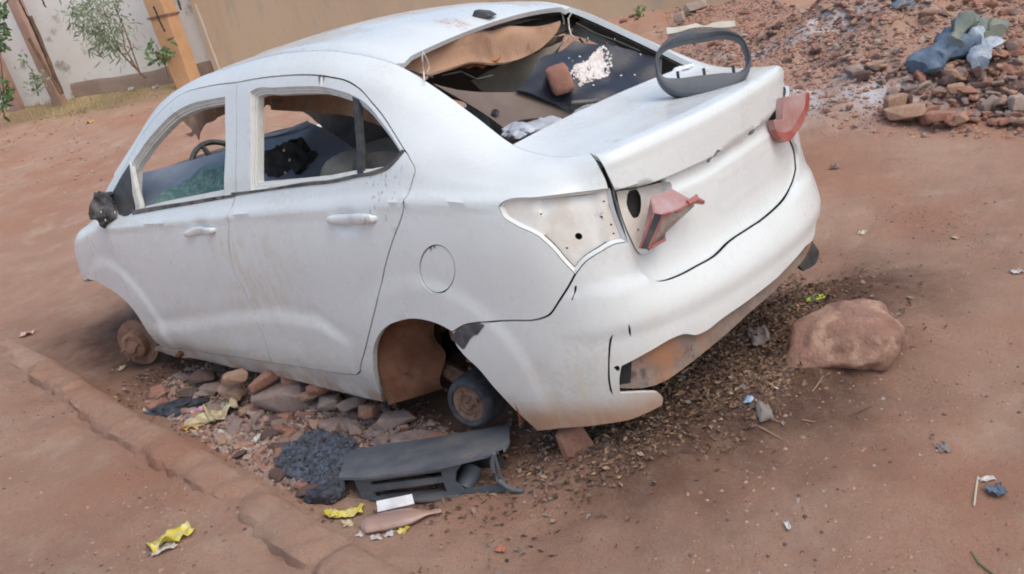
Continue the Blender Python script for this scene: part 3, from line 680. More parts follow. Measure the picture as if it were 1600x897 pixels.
CH = [(-.002, .006), (.004, .007), (.0045, .013), (.011, .014), (.0115, .022), (.018, .023), (.019, .050)]
M['channel'] = mat('grimy_white_channel', (.66, .67, .64), .55, (.46, .43, .38), 14, contrast=(.5, .75))
ledge(dense(win_f), CH, fd, mt=M['channel']); ledge(dense(win_r), CH, rd, mt=M['channel'])
ledge(dense(win_f), CH, fdr, True, M['channel']); ledge(dense(win_r), CH, rdr, True, M['channel'])
# strips and bars laid on the body: ribbon between two pixel curves
def ribbon(name, poly_px, m, parent, lift=.004, thick=.012, runs=None, mb=None, smooth_runs=True, fn=body):
    poly = path(*poly_px) if runs is None else runs
    return skin(name, poly, [], fn, m, parent, thick=thick, gap=0, disp=lambda uv, P: np.full(len(P), lift), mb=mb, step=.02)
ribbon('belt_strip', [[(207, 329), (280, 317), (356, 305), (366, 304)], [(366, 304), (367, 308)], [(367, 308), (356, 310), (280, 323), (208, 336)]], M['trim'], fd, .004)
ribbon('belt_strip', [[(362, 301), (372, 300), (415, 295), (475, 285), (548, 274), (583, 267), (606, 258), (618, 249), (629, 234)], [(629, 234), (634, 236)], [(634, 236), (620, 252), (608, 264), (590, 272), (558, 278), (475, 291), (415, 299), (363, 307)]], M['trim'], rd, .004)
ribbon('window_bar', [[(547, 144), (551, 190), (554, 230), (556, 276)], [(556, 276), (564, 274)], [(564, 274), (561, 230), (559, 190), (557, 150)]], M['black'], rd, -.008, .02)
# mirror triangle in the front corner of the door and the white upright behind it
ribbon('mirror_triangle', [[(203, 256), (189, 278), (177, 300)], [(177, 300), (178, 318), (186, 335)], [(186, 335), (197, 338), (210, 331)], [(210, 331), (207, 300), (203, 256)]], M['black'], fd, .003, .012)
ribbon('window_upright', [[(203, 252), (207, 285), (213, 328)], [(213, 328), (221, 327)], [(221, 327), (214, 300), (207, 262)]], M['channel'], fd, .004, .02)
# door handles
def handle(parent, a, b, mirror=False, hh=.022):
    ua, va = INV(*a); ub, vb = INV(*b)
    mb = MB(); n = 22; m_ = 14
    for i in range(n+1):
        t = i/n; u = ua+(ub-ua)*t; v = va+(vb-va)*t; P = body([u], [v])[0]; N = surf_n([u], [v], body)[0]
        h = hh*max(1-abs(2*t-1)**5, .08)**.5*(.85+.15*t); lift = .004+.016*max(1-abs(2*t-1)**4, 0)**.5
        for k in range(m_):
            a_ = 2*math.pi*k/m_; mb.v.append(tuple(P+N*(lift+.009*math.cos(a_)-(.010 if t in (0, 1) else 0))+np.array([0, 0, 1])*h*.75*math.sin(a_)))
    mb.f = [(i*m_+k, i*m_+(k+1) % m_, (i+1)*m_+(k+1) % m_, (i+1)*m_+k) for i in range(n) for k in range(m_)]+[tuple(range(m_)), tuple(n*m_+k for k in range(m_))]; mb.m = [0]*len(mb.f)
    return mb.build('handle', M['paint'], parent)
handle(rd, (514, 343), (590, 341), hh=.030); handle(fd, (292, 366), (338, 359), hh=.026)
def cup(parent, c, rx, rz):
    u, v = INV(*c); mb = MB(); V = []; n = 24
    for r, dep in ((1.0, -.0035), (.8, -.0042), (.0, -.0042)):
        for k in range(n):
            a_ = 2*math.pi*k/n; uu = u+rx*r*math.cos(a_); vv = v+rz*r*math.sin(a_)/METRIC; V.append(body([uu], [vv])[0]-surf_n([uu], [vv], body)[0]*dep)
    mb.add(V, [(i*n+k, i*n+(k+1) % n, (i+1)*n+(k+1) % n, (i+1)*n+k) for i in range(2) for k in range(n)]); return mb.build('handle_cup', M['paint'], parent)

# front fender
_u0 = INV(172, 330)[0]
fen = np.vstack([path([(178, 297), (170, 330)], [(170, 330), (173, 372), (186, 414), (206, 466), (226, 508), (243, 533)]), path([(243, 533), (236, 528), (218, 502), (204, 482), (186, 464), (165, 450), (150, 441), (135, 437)], [(135, 437), (124, 441)])])
fen_front = np.array([(.36, .3), (.34, .6), (.34, .85), (.36, 1.0)])
fen_top = np.array([(u, 1.0) for u in np.linspace(.36, INV(176, 300)[0]-.02, 14)[1:]])
fen = np.vstack([fen, fen_front, fen_top])
ff = skin('front_fender', fen, [], body, M['paint'], car, thick=.02, disp=lambda uv, P: np.full(len(P), -.006))
skin('front_fender', fen, [], body, M['paint'], car, thick=.02, mirror=True)
# nose: front bumper face, both halves
nose = np.array([(0.0, .3), (.36, .3), (.34, .6), (.34, .85), (.36, 1.0), (0., 1.0)])
nb = MB(); skin('x', nose, [], body, None, None, mb=nb, gap=.001); skin('x', nose, [], body, None, None, mb=nb, gap=.001, mirror=True)
_c = body([0.0]*8, np.linspace(.3, 1, 8)); nb.add(np.vstack([_c, _c*[1, -1, 1]]), [(i, i+1, 9+i, 8+i) for i in range(7)]); nb.build('front_bumper', M['paint'], car)
# ---------------- Coons patches for roof, deck and bonnet
def curve(P, n=60):
    P = np.array(P, float); d = np.concatenate([[0], np.cumsum(np.linalg.norm(np.diff(P, axis=0), axis=1))]); t = np.linspace(0, d[-1], n)
    return np.stack([np.interp(t, d, P[:, k]) for k in range(3)], 1)
class Coons:
    """c0(u) left rail, c1(u) right rail, e0(t) front edge, e1(t) rear edge; u front->rear, v left->right"""
    def __init__(s, c0, c1, e0, e1, crown=0, extra=None): s.c0, s.c1, s.e0, s.e1 = map(curve, (c0, c1, e0, e1)); s.crown = crown; s.extra = extra
    def ev(s, C_, t): x = np.clip(t, 0, 1)*59; i = np.clip(x.astype(int), 0, 58); f = (x-i)[:, None]; return C_[i]*(1-f)+C_[i+1]*f
    def __call__(s, u, v):
        u = np.atleast_1d(np.asarray(u, float)); v = np.atleast_1d(np.asarray(v, float)); U = u[:, None]; V = v[:, None]
        A = s.ev(s.c0, u)*(1-V)+s.ev(s.c1, u)*V; B = s.ev(s.e0, v)*(1-U)+s.ev(s.e1, v)*U
        Cc = s.c0[0]*(1-U)*(1-V)+s.c1[0]*(1-U)*V+s.c0[-1]*U*(1-V)+s.c1[-1]*U*V
        P = A+B-Cc; P[:, 2] += s.crown*4*v*(1-v)*np.clip(4*u*(1-u), 0, 1)**.5
        if s.extra is not None: P = s.extra(P, u, v)
        return P
def rail(u0, u1, n=50):
    u = np.linspace(u0, u1, n); L = body(u, np.ones(n)); Rr = unlean(L*[1, -1, 1]); return L, Rr
def arch_edge(a, b, rise, bow, n=40):
    t = np.linspace(0, 1, n)[:, None]; P = a*(1-t)+b*t; P[:, 2] += rise*4*(t*(1-t))[:, 0]; P[:, 0] += bow*4*(t*(1-t))[:, 0]; return P
uTop = uvp(1.06, 1)[0]+.0; uWs = uvp(2.50, 1)[0]; uCowl = uvp(3.2, 1)[0]
L, Rr = rail(uWs, uTop)
def roof_x(P, u, v):
    # low ribs pressed in the roof and a shallow dent
    w_ = (P[:, 1]-0)/.5
    P[:, 2] += .006*(smooth(.55, .48, np.abs(w_))*1.0-0)*smooth(0, .1, u)*smooth(1, .93, u)
    P[:, 2] -= .012*bump(np.minimum(v, 1-v), .035, .02)         # roof ditch
    return P
roofS = Coons(L, Rr, arch_edge(L[0], Rr[0], .020, .05), arch_edge(L[-1], Rr[-1], .040, -.05), .012, roof_x)
sq = np.array([(0, 0), (1, 0), (1, 1), (0, 1.)])
def dens(poly, n=30): return np.array([poly[i]+(poly[(i+1) % len(poly)]-poly[i])*k/n for i in range(len(poly)) for k in range(n)])
roof = skin('roof', dens(sq), [], roofS, M['paint'], car, gap=0, thick=.02, step=.025, metric=1)
# rear window frame lip: narrow flange round the opening, below the rail
# deck
uG = uvp(.505, 1)[0]; uC = INV(928, 244)[0]
Lr, Rd = rail(uG, uC)
ridge_u = np.linspace(uC, 2*UMAX-uC, 60); ridge = body(ridge_u, np.ones(60)); ridge[-1] = Rd[-1]
deckS = Coons(Lr, Rd, arch_edge(Lr[0], Rd[0], .0, .05), ridge, .002)
# boot lid = deck sheet + tail sheet, one mesh
lid = MB()
dk = np.array([(0, .0), (1, 0), (1, 1), (0, 1.)]); skin('x', dens(dk), [], deckS, None, None, mb=lid, gap=0, metric=1, step=.03, thick=.015)
INVR = INV
lid_poly = np.vstack([path(LID_L[:4]), path([(962, 300), (969, 330), (982, 377)], [(982, 377), (992, 404), (1004, 427), (1011, 435)], LID_L2[3:], LID_R), path([(1209, 193), (1210, 185), (1219, 173), (1223, 150)]), [(u, 1.0) for u in np.linspace(2*UMAX-uC, uC, 60)]])
# lip line of the spoiler, as v(u)
LIP = INV.many([(962, 296), (1000, 290), (1043, 278), (1052, 274), (1100, 253), (1150, 221), (1200, 187), (1217, 172)])
def lipv(u): return np.interp(u, LIP[:, 0], LIP[:, 1])
def lid_disp(uv, P):
    u, v = uv[:, 0], uv[:, 1]; lv = lipv(u); dz = (lv-v)*METRIC
    d = -.020*smooth(-.002, .009, dz)*(1-.55*smooth(.035, .060, dz))
    d = d+.012*smooth(lv-.335, lv-.362, v)                      # lower bevel
    d = d+.0025*bump(np.abs(dz-.15), .055, .006)*smooth(.20, .17, np.abs(u-UMAX-.02))+.0022*bump(np.abs(u-UMAX-.02), .20, .008)*smooth(.205, .2, dz)*smooth(.095, .1, dz)  # pressed plate frame
    return d
niche = path([(963, 299), (1000, 293), (1040, 283)], [(1040, 283), (1049, 287), (1051, 300)], [(1051, 300), (1046, 345), (1020, 395)], [(1020, 395), (1000, 396), (985, 370), (970, 330), (963, 299)])
slots = [path([(1112, 249), (1117, 240), (1121, 234), (1127, 235)], [(1127, 235), (1127, 242), (1120, 248), (1117, 254), (1112, 254)], [(1112, 254), (1112, 249)]), path([(1177, 206), (1183, 197), (1189, 196)], [(1189, 196), (1188, 203), (1181, 211), (1177, 211)], [(1177, 211), (1177, 206)])]
for _s in slots:
    skin('slot_back', inset(_s, -.02), [], body, M['seam'], car, thick=.004, gap=0, rim=False, disp=lambda uv, P: np.full(len(P), -.034))  # near-black plate added behind each slot, its colour standing in for shade inside
skin('x', lid_poly, [niche]+slots, body, None, None, mb=lid, gap=.001, disp=lid_disp, step=.014, thick=.02)
lido = lid.build('boot_lid', M['paint'], car, 50)
# recessed lamp seats: a floor sunk behind the opening plus side walls
def recess(name, poly, depth, m, parent, fn=body, step=.018, holes=(), wallmb=None, floor_disp=None):
    mb = MB(); p = dense(poly, .012)
    r0 = fn(p[:, 0], p[:, 1]); N0 = surf_n(p[:, 0], p[:, 1], fn); pin = inset(p, .010); N1 = surf_n(pin[:, 0], pin[:, 1], fn); r1 = fn(pin[:, 0], pin[:, 1])-N1*depth
    n = len(p); mid = (r0-N0*.001); mb.mi = 1; mb.add(np.vstack([mid, r1]), [(k, (k+1) % n, n+(k+1) % n, n+k) for k in range(n)])
    uv, T = trimmed(pin, holes, step); P = fn(uv[:, 0], uv[:, 1]); N = surf_n(uv[:, 0], uv[:, 1], fn); dd = np.full(len(P), depth)
    if floor_disp is not None: dd = dd+floor_disp(uv, P)
    mb.mi = 0; mb.add(P-N*dd[:, None], [tuple(t) for t in T]); return mb.build(name, m, parent, 40, mats=[m, M['paint']])
def holec(c, r, n=18, sy=1.0):
    u, v = INV(*c); return np.array([(u+r*math.cos(2*math.pi*k/n), v+r*sy*math.sin(2*math.pi*k/n)/METRIC) for k in range(n)])
lampL = path(LAMP_T[::-1][:-1]+[(953, 294)], [(953, 294), (962, 330), (980, 377)], LAMP_B[::-1], LAMP_L[::-1])
tipsheet = INV(842, 315)[0]
M['lampseat'] = mat('dusty_cream_primer', (.74, .74, .71), .5, (.66, .61, .54), 12, layers=[((.30, .13, .06), 16, .64, .72)], bump_=.0006, bscale=90)
recess('lamp_seat', lampL, .016, M['lampseat'], car, holes=[holec((905, 371), .0125), holec((943, 340), .0035), holec((885, 390), .004), holec((843, 335), .003), holec((958, 352), .004), holec((946, 315), .004), holec((962, 366), .0035)],
       floor_disp=lambda uv, P: .012*smooth(tipsheet-.004, tipsheet+.004, uv[:, 0])-.010*smooth(INV(938, 330)[0], INV(942, 330)[0], uv[:, 0]))
recess('lamp_seat', niche, .03, M['lampseat'], lido, holes=[path([(988, 305), (994, 297), (1003, 297), (1009, 305), (1011, 318), (1010, 330)], [(1010, 330), (1006, 339), (998, 341), (992, 333), (987, 320), (988, 305)])])
# mirrored lamp seat on the right quarter
_ls = MB(); skin('x', lampL, [], lambda u, v: body(u, v)-surf_n(u, v, body)*.02, None, None, mb=_ls, mirror=True, gap=0); _ls.build('lamp_seat', M['lampseat'], car)
# rear bumper
HOOK = [(970, 575), (970, 613)]
bl = path(BUMP_TOP, BUMP_TOP2, LAMP_B, LID_L2, [(1246, 262), (1262, 262), (1278, 285)])
u_r = 2*UMAX-uvp(.30, 1)[0]
LIDR_UV = [tuple(p) for p in path(LID_R)[1:]]
bumper = np.vstack([path(BUMP_TOP, BUMP_TOP2, LAMP_B, LID_L2), [*LIDR_UV, (u_r-.22, .70), (u_r, .62), (u_r+.05, .2)], path([(1274, 345), (1270, 372), (1257, 386)], [(1257, 386), (1232, 415), (1203, 443), (1168, 470), (1128, 498), (1100, 519), (1087, 524), (1066, 523), (1050, 529), (1019, 547), (972, 572)], [(972, 572), (969, 592), (970, 613)], [(970, 613), (987, 612), (1012, 611), (1030, 613), (1036, 620), (1035, 633)], [(1035, 633), (1012, 645), (988, 655), (941, 664), (894, 669), (840, 674)], [(840, 674), (798, 634), (773, 607), (748, 577), (723, 553), (712, 538), (707, 519)])])
def bump_disp(uv, P):
    u = uv[:, 0]; z = P[:, 2]; rear = smooth(3.85, 4.15, u)
    d = rear*(.006+.008*smooth(.685, .66, z))
    d = d-rear*.012*smooth(.56, .50, z)*1.0
    return d+.001
tears = [path([(951, 540), (954, 526), (958, 521)], [(958, 521), (956, 530), (953.5, 550), (952.5, 575), (954, 598), (958, 617)], [(958, 617), (955, 614), (951, 600), (950, 570), (951, 540)]), path([(980, 503), (984, 512), (986, 526)], [(986, 526), (983, 522), (980, 503)]),
         path([(893, 468), (897, 458), (898, 447)], [(898, 447), (901, 446), (901, 452), (898, 460), (895, 469)], [(895, 469), (893, 468)]), path([(959, 573), (966, 571), (969, 577)], [(969, 577), (966, 581), (959, 575)])]
bp = skin('rear_bumper', bumper, tears, body, M['paint'], car, disp=bump_disp, step=.018, thick=.012)
M['worn'] = mat('bare_bumper_plastic', (.05, .052, .058), .6, (.12, .12, .12), 16, bump_=.001, bscale=70)
ribbon('worn_patch', [[(708, 521), (727, 508), (748, 504)], [(748, 504), (757, 508), (752, 515), (747, 522), (741, 524), (734, 531), (730, 538), (724, 545), (719, 541), (712, 533), (708, 521)]], M['worn'], bp, .0035, .003)
# dark cavity wall behind the tears
_cv = path([(940, 505), (990, 495), (990, 560), (975, 632), (950, 632), (940, 600)]); skin('bumper_core', _cv, [], body, M['seam'], bp, thick=.01, disp=lambda uv, P: np.full(len(P), -.02), gap=0)
# dusty lower valance under the torn edge
val = path([(950, 540), (1019, 530), (1062, 505), (1128, 480), (1203, 425), (1262, 350)], [(1262, 350), (1278, 372), (1268, 402)], [(1268, 402), (1231, 444), (1206, 468), (1175, 495), (1144, 524), (1115, 548), (1097, 562), (1066, 584), (1040, 600), (1012, 609), (975, 611), (950, 610)])
def val_disp(uv, P):
    d = np.full(len(P), -.022); lo = body(uv[:, 0], uv[:, 1])
    return d+.010*smooth(.36, .30, P[:, 2])-.006*bump(P[:, 2], .30, .012)+.004*np.sin(uv[:, 0]*150)*bump(P[:, 2], .29, .02)
skin('lower_valance', val, [], body, M['valance'], bp, disp=val_disp, gap=0, thick=.03, step=.015)
# crumpled lid corner and torn bits on the right end
# ---------------- bonnet
Lb, Rb = rail(.36, uCowl)
bon = Coons(Lb, Rb, arch_edge(Lb[0], Rb[0], .02, .10), arch_edge(Lb[-1], Rb[-1], .03, .06), .03)
skin('bonnet', dens(sq), [], bon, M['paint'], car, gap=.002, thick=.02, step=.05, metric=1)
# ---------------- wheel arch liner, drum, brake disc
def arc_liner(parent, y0, y1, cx=.895, cz=.29, r=.345, a0=-13, a1=193, mirror=False, ragged=True):
    mb = MB(); n = 36; rows = 8; V = []
    for j in range(rows+1):
        t = j/rows; y = y0+(y1-y0)*t
        for i in range(n+1):
            a = R_(a0+(a1-a0)*i/n); rr = r-.010*t*3-.006*math.sin(a*9)*t
            V.append((cx+rr*math.cos(a), y, cz+rr*math.sin(a)))
    V = np.array(V); V = V+fbm(V, .08, 3, 5)[:, None]*[.006, 0, .006]
    if mirror: V = V*[1, -1, 1]
    mb.add(V, [(j*(n+1)+i, j*(n+1)+i+1, (j+1)*(n+1)+i+1, (j+1)*(n+1)+i) for j in range(rows) for i in range(n)])
    return mb.build('wheel_arch_liner', M['liner'], parent)
arc_liner(car, .81, .50)
# front half of the arch closed by a brown splash wall that folds inwards
mb = MB(); V = []; nn = 16
for j in range(nn+1):
    for i in range(13):
        s = i/12; z = .195+.42*j/nn; x = 1.235-.13*s-.05*math.sin(j/nn*3.0)*s; y = .805-.17*s**1.3+.02*math.sin(j*.9)*s
        top = .29+math.sqrt(max(0, .345**2-min((x-.895)**2, .118))) 
        V.append((x, y, min(z, top)))
mb.add(np.array(V), [(j*13+i, j*13+i+1, (j+1)*13+i+1, (j+1)*13+i) for j in range(nn) for i in range(12)]); mb.build('splash_wall', M['liner'], car)
# inner wheel house wall, axle beam, spring, damper
mb = MB().box((.80, .40, .50), (.85, .02, .50)); mb.build('inner_wall', M['brownint'], car)
MB().tube([(1.0, .52, .50), (.93, .55, .44), (.90, .58, .36), (.88, .62, .27)], .010, 7).build('brake_hose', M['black'], car)
MB().lathe([(.0, .03), (.075, .03), (.085, .01), (.085, -.04)], Matrix.Translation((.90, .60, .47)), 20).build('spring_seat', M['rust'], car)
mb = MB().tube([(.98, .60, .20), (.93, -.60, .20)], .035, 10); mb.build('axle_beam', M['rust'], car)
mb = MB().tube([(1.15, .58, .26), (1.0, .60, .22), (.85, .64, .235)], [.03, .035, .03], 8); mb.build('trailing_arm', M['rust'], car)
sp_ = [(.90+.045*math.cos(t), .60+.045*math.sin(t), .26+.035*t/6.283) for t in np.linspace(0, 6.283*5, 80)]
MB().tube(sp_, .007, 6).build('spring', M['rust'], car)
MB().tube([(.80, .62, .24), (.76, .58, .60)], [.018, .025], 10).build('damper', M['liner'], car)
def hub(kind, c, R1, width, tilt=0):
    g = Matrix.Translation(c) @ Matrix.Rotation(-math.pi/2+tilt, 4, 'X')
    return g
g = Matrix.Translation((.845, .745, .228)) @ Matrix.Rotation(R_(9), 4, 'Z') @ Matrix.Rotation(-math.pi/2+R_(4), 4, 'X')
dr = MB().lathe([(.088, -.10), (.098, -.095), (.099, -.03), (.096, -.01), (.090, .012), (.080, .020), (.068, .018), (.066, .008)], g, 48).build('brake_drum', M['rubber'], car)
MB().lathe([(.067, .009), (.060, .006), (.045, .007), (.040, .012), (.036, .013), (.032, .006), (.024, .006), (.018, .016), (.010, .016), (.0, .004)], g, 36).build('hub_face', M['rust'], dr)
for k in range(4):
    a = k*math.pi/2+.4; MB().lathe([(.0, .022), (.006, .022), (.006, .004)], g @ Matrix.Translation((.047*math.cos(a), .047*math.sin(a), 0)), 8).build('wheel_stud', M['rust'], dr)
g = Matrix.Translation((3.235, .80, .235)) @ Matrix.Rotation(R_(24), 4, 'Z') @ Matrix.Rotation(-math.pi/2, 4, 'X')
bd_ = MB().lathe([(.055, -.05), (.122, -.05), (.124, -.045), (.124, -.025), (.122, -.02), (.074, -.02), (.070, .020), (.060, .030), (.034, .032), (.032, .045), (.0, .046)], g, 48).build('brake_disc', M['rust'], car)
for k in range(4):
    a = k*math.pi/2+.2; MB().lathe([(.0, .058), (.006, .058), (.006, .02)], g @ Matrix.Translation((.05*math.cos(a), .05*math.sin(a), 0)), 8).build('wheel_stud', M['rust'], bd_)
cb = MB().box((3.10, .70, .30), (.07, .08, .13), Matrix.Rotation(.3, 3, 'Y')).build('brake_caliper', M['rust'], car); bevel(cb, .012)
MB().box((3.25, 0, .62), (1.0, 1.2, .35)).build('engine_bay', M['dark'], car)
# floor, bulkheads, inner body tub (rusty, dark)
mb = MB().box((2.05, 0, .24), (1.75, 1.52, .03)).box((.80, 0, .34), (.75, .9, .03)).box((3.45, 0, .40), (.8, .9, .03)); mb.build('floor_pan', M['brownint'], car)
mb = MB().box((2.98, 0, .60), (.03, 1.45, .72)); mb.build('firewall', M['dark'], car)
for s_ in (1, -1): MB().tube([(2.9, .70*s_, .25), (1.25, .70*s_, .25)], .035, 8).build('sill_rail', M['liner'], car)
MB().tube([(1.9, .3, .17), (1.0, .25, .16), (.3, -.3, .22)], .022, 8).build('exhaust_pipe', M['rust'], car)

# dark inner shell behind the tail and the quarters, so that gaps and holes look into a body, not through it
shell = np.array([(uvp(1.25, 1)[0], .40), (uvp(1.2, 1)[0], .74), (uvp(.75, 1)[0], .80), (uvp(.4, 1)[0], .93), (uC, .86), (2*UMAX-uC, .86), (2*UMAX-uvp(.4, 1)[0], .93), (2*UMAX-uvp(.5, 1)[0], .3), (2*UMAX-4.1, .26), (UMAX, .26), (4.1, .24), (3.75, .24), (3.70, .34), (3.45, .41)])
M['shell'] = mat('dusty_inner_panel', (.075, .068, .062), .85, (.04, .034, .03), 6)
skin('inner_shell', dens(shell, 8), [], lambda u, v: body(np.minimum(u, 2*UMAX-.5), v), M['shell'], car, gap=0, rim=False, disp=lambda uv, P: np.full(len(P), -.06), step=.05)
M['pinner'] = mat('grey_inner_pillar', (.27, .265, .25), .7, (.17, .16, .15), 9, layers=[((.05, .05, .05), 22, .62, .68)])
# inner skin of the pillars and rails, both sides
def pillar_inner(mirror):
    o = inset(uni, .002); uv, T = trimmed(o, [], .04); keep = uv[T].mean(1)[:, 1] > .72; T = T[keep]
    P = body(uv[:, 0], uv[:, 1])-surf_n(uv[:, 0], uv[:, 1], body)*.03
    if mirror: P = unlean(P*[1, -1, 1])
    return mesh_obj('pillar_inner', P, T, M['pinner'], car)
pillar_inner(False); pillar_inner(True)

# ------------------------------------------------------------------ interior, loose car parts (back-projected onto planes at their real depth)
M['brick'] = mat('worn_red_brick', (.36, .17, .12), .92, (.27, .13, .10), 14, layers=[((.46, .27, .20), 25, .56, .68)], bump_=.004, bscale=60)
class PlaneS:
    def __init__(s, p, n, warp=None, wseed=0, wamp=0, wscale=.1):
        s.p = np.array(p, float); n = np.array(n, float); s.n = n/np.linalg.norm(n)
        if s.n @ (CC-s.p) < 0: s.n = -s.n
        a = np.cross([0, 0, 1], s.n); s.a = a/np.linalg.norm(a) if np.linalg.norm(a) > .05 else np.array([1., 0, 0]); s.b = np.cross(s.n, s.a); s.w = (wseed, wamp, wscale)
        s.warp = warp
    def __call__(s, u, v):
        u = np.atleast_1d(np.asarray(u, float)); v = np.atleast_1d(np.asarray(v, float)); P = s.p+u[:, None]*s.a+(v[:, None]-.5)*s.b
        if s.w[1]: P = P+s.n*(fbm(P, s.w[2], 3, s.w[0])*s.w[1])[:, None]
        if s.warp is not None: P = P+s.n*s.warp(u, v-.5)[:, None]
        return P
    def inv(s, px, py): X = on_plane(px, py, s.p, s.n)-s.p; return X @ s.a, X @ s.b+.5
def plane3(A, B, C_): A, B, C_ = map(np.array, (A, B, C_)); return A, np.cross(B-A, C_-A)
def at_y(px, py, y): d = cam_ray(px, py); return CC+d*((y-CC[1])/d[1])
def at_x(px, py, x): d = cam_ray(px, py); return CC+d*((x-CC[0])/d[0])
def plate(name, runs, p, n, m, parent, thick=.006, wamp=0, wscale=.1, seed=0, holes=(), step=.03, warp=None, corners=False):
    s = PlaneS(p, n, warp, seed, wamp, wscale)
    if corners: poly = np.array([s.inv(*q) for q in runs])
    else: poly = path(*runs, inv=s.inv)
    hs = [np.array([s.inv(*q) for q in h]) for h in holes]
    # surf_n clips v to [0,1]; planes are used well inside that
    return skin(name, poly, hs, s, m, parent, thick=thick, closed=True, gap=0, step=step, metric=1)
_surf_n = surf_n
def surf_n(u, v, f=None):
    if isinstance(f, PlaneS):
        e = 2e-3; u = np.asarray(u, float); v = np.asarray(v, float); a = f(u+e, v)-f(u-e, v); b = f(u, v+e)-f(u, v-e); n = np.cross(a, b); return n/(np.linalg.norm(n, axis=1, keepdims=True)+1e-12)
    return _surf_n(u, v, f)
# slumped windscreen and dashboard side
A = at_y(213, 268, .58); B = at_y(480, 190, .0); Cp = at_y(290, 318, .62)
pA, nA = plane3(A, B, Cp)
M['screen'] = mat('dusty_screen_glass', (.24, .27, .32), .28, (.14, .165, .21), 4, contrast=(.3, .7), layers=[((.25, .26, .28), 6, .60, .75)], coat=.5)
ws = plate('windscreen', [[(212, 273), (280, 254), (345, 236)], [(345, 236), (405, 213), (481, 189)], [(481, 189), (515, 205), (553, 231)], [(553, 231), (552, 262), (545, 282)], [(545, 282), (352, 310)], [(352, 310), (280, 322), (222, 331)], [(222, 331), (216, 300), (212, 273)]], pA, nA, M['screen'], car, thick=.005, wamp=.010, wscale=.35, seed=3)
plate('shattered_glass', [[(233, 330), (262, 295), (300, 272), (318, 260), (352, 256)], [(352, 256), (352, 309)], [(352, 309), (233, 330)]], pA+np.array([-.012, .012, .012]), nA, M['glass'], ws, thick=.004, wamp=.022, wscale=.10, seed=5, step=.015)
# white edge of the bonnet gap
plate('screen_edge', [[(405, 212), (440, 204), (481, 188)], [(481, 188), (481, 191)], [(481, 191), (440, 208), (405, 216)]], pA+np.array([-.006, .006, .006]), nA, M['channel'], ws, thick=.004)
# instrument cowl, a dark lump with bright screws
ic = plate('instrument_cowl', [[(410, 244), (425, 236), (444, 223), (456, 222)], [(456, 222), (470, 231), (477, 246), (476, 262)], [(476, 262), (468, 272), (455, 279), (448, 292)], [(448, 292), (412, 298)], [(412, 298), (410, 244)]], at_y(445, 255, .28), (-.45, .8, .35), M['dark'], car, thick=.07, wamp=.035, wscale=.07, seed=4, step=.012); bevel(ic, .008)
for q in ((444, 235), (453, 250), (446, 270)):
    c = at_y(*q, .30); MB().lathe([(0, .004), (.006, .003), (.007, 0)], Matrix.Translation(c) @ Matrix.Rotation(-1.2, 4, 'X'), 8).build('screw', M['cream'], ic)
plate('dashboard', [[(405, 238), (425, 233), (450, 224)], [(450, 224), (470, 240), (474, 262)], [(474, 262), (455, 280), (440, 300)], [(440, 300), (405, 305)], [(405, 305), (405, 238)]], at_y(440, 260, .26), (-.4, .8, .4), M['dark'], car, thick=.05, wamp=.01)
# steering wheel (right-hand drive, seen through the front window)
cw = at_y(346, 262, .10); gw = Matrix.Translation(cw) @ Matrix.Rotation(R_(-62), 4, 'Y')
ring = [gw @ Vector((.155*math.cos(t), .155*math.sin(t), 0)) for t in np.linspace(0, 2*math.pi, 40)]
sw = MB().tube(ring, .015, 8, cap=False)
for t in (0.2, 2.1, 4.2): sw.tube([gw @ Vector((0, 0, -.02)), gw @ Vector((.15*math.cos(t), .15*math.sin(t), 0))], [.022, .012], 8)
sw.lathe([(0, .01), (.045, .005), (.05, -.03), (0, -.04)], gw, 16); sw.build('steering_wheel', M['black'], car)
# sagging roof lining: curtain seen through the side windows and the big fold in the rear window
plate('headliner', [[(398, 132), (470, 128), (560, 132), (604, 190)], [(604, 190), (600, 198)], [(600, 198), (560, 185), (520, 178), (480, 175), (430, 172)], [(430, 172), (428, 168), (404, 170)], [(404, 170), (398, 132)]], at_y(480, 150, .40), (.05, 1, .30), M['cloth'], car, thick=.006, wamp=.022, wscale=.16, seed=8, step=.02)
plate('headliner_rag', [[(268, 178), (303, 158), (358, 148)], [(358, 148), (356, 176)], [(356, 176), (331, 189), (313, 201), (304, 218)], [(304, 218), (301, 209), (291, 213), (286, 209)], [(286, 209), (296, 204), (288, 193), (283, 186)], [(283, 186), (268, 178)]], at_y(320, 175, .42), (.05, 1, .4), M['cloth'], car, thick=.005, wamp=.02, wscale=.12, seed=9, step=.015)
MB().lathe([(0, .004), (.012, .003), (.018, 0)], Matrix.Translation(at_y(428, 160, .43)) @ Matrix.Rotation(-1.4, 4, 'X'), 14).build('lining_clip', M['seat'], car)
# dark lining remnant on the far side, over the right-hand rear door
plate('rear_lining', [[(470, 172), (560, 178), (606, 190)], [(606, 190), (640, 245)], [(640, 245), (600, 275), (560, 268), (553, 232)], [(553, 232), (515, 208), (470, 172)]], at_y(560, 205, -.25), (.1, 1, .35), M['brownint'], car, thick=.02, wamp=.02, wscale=.2, seed=4)
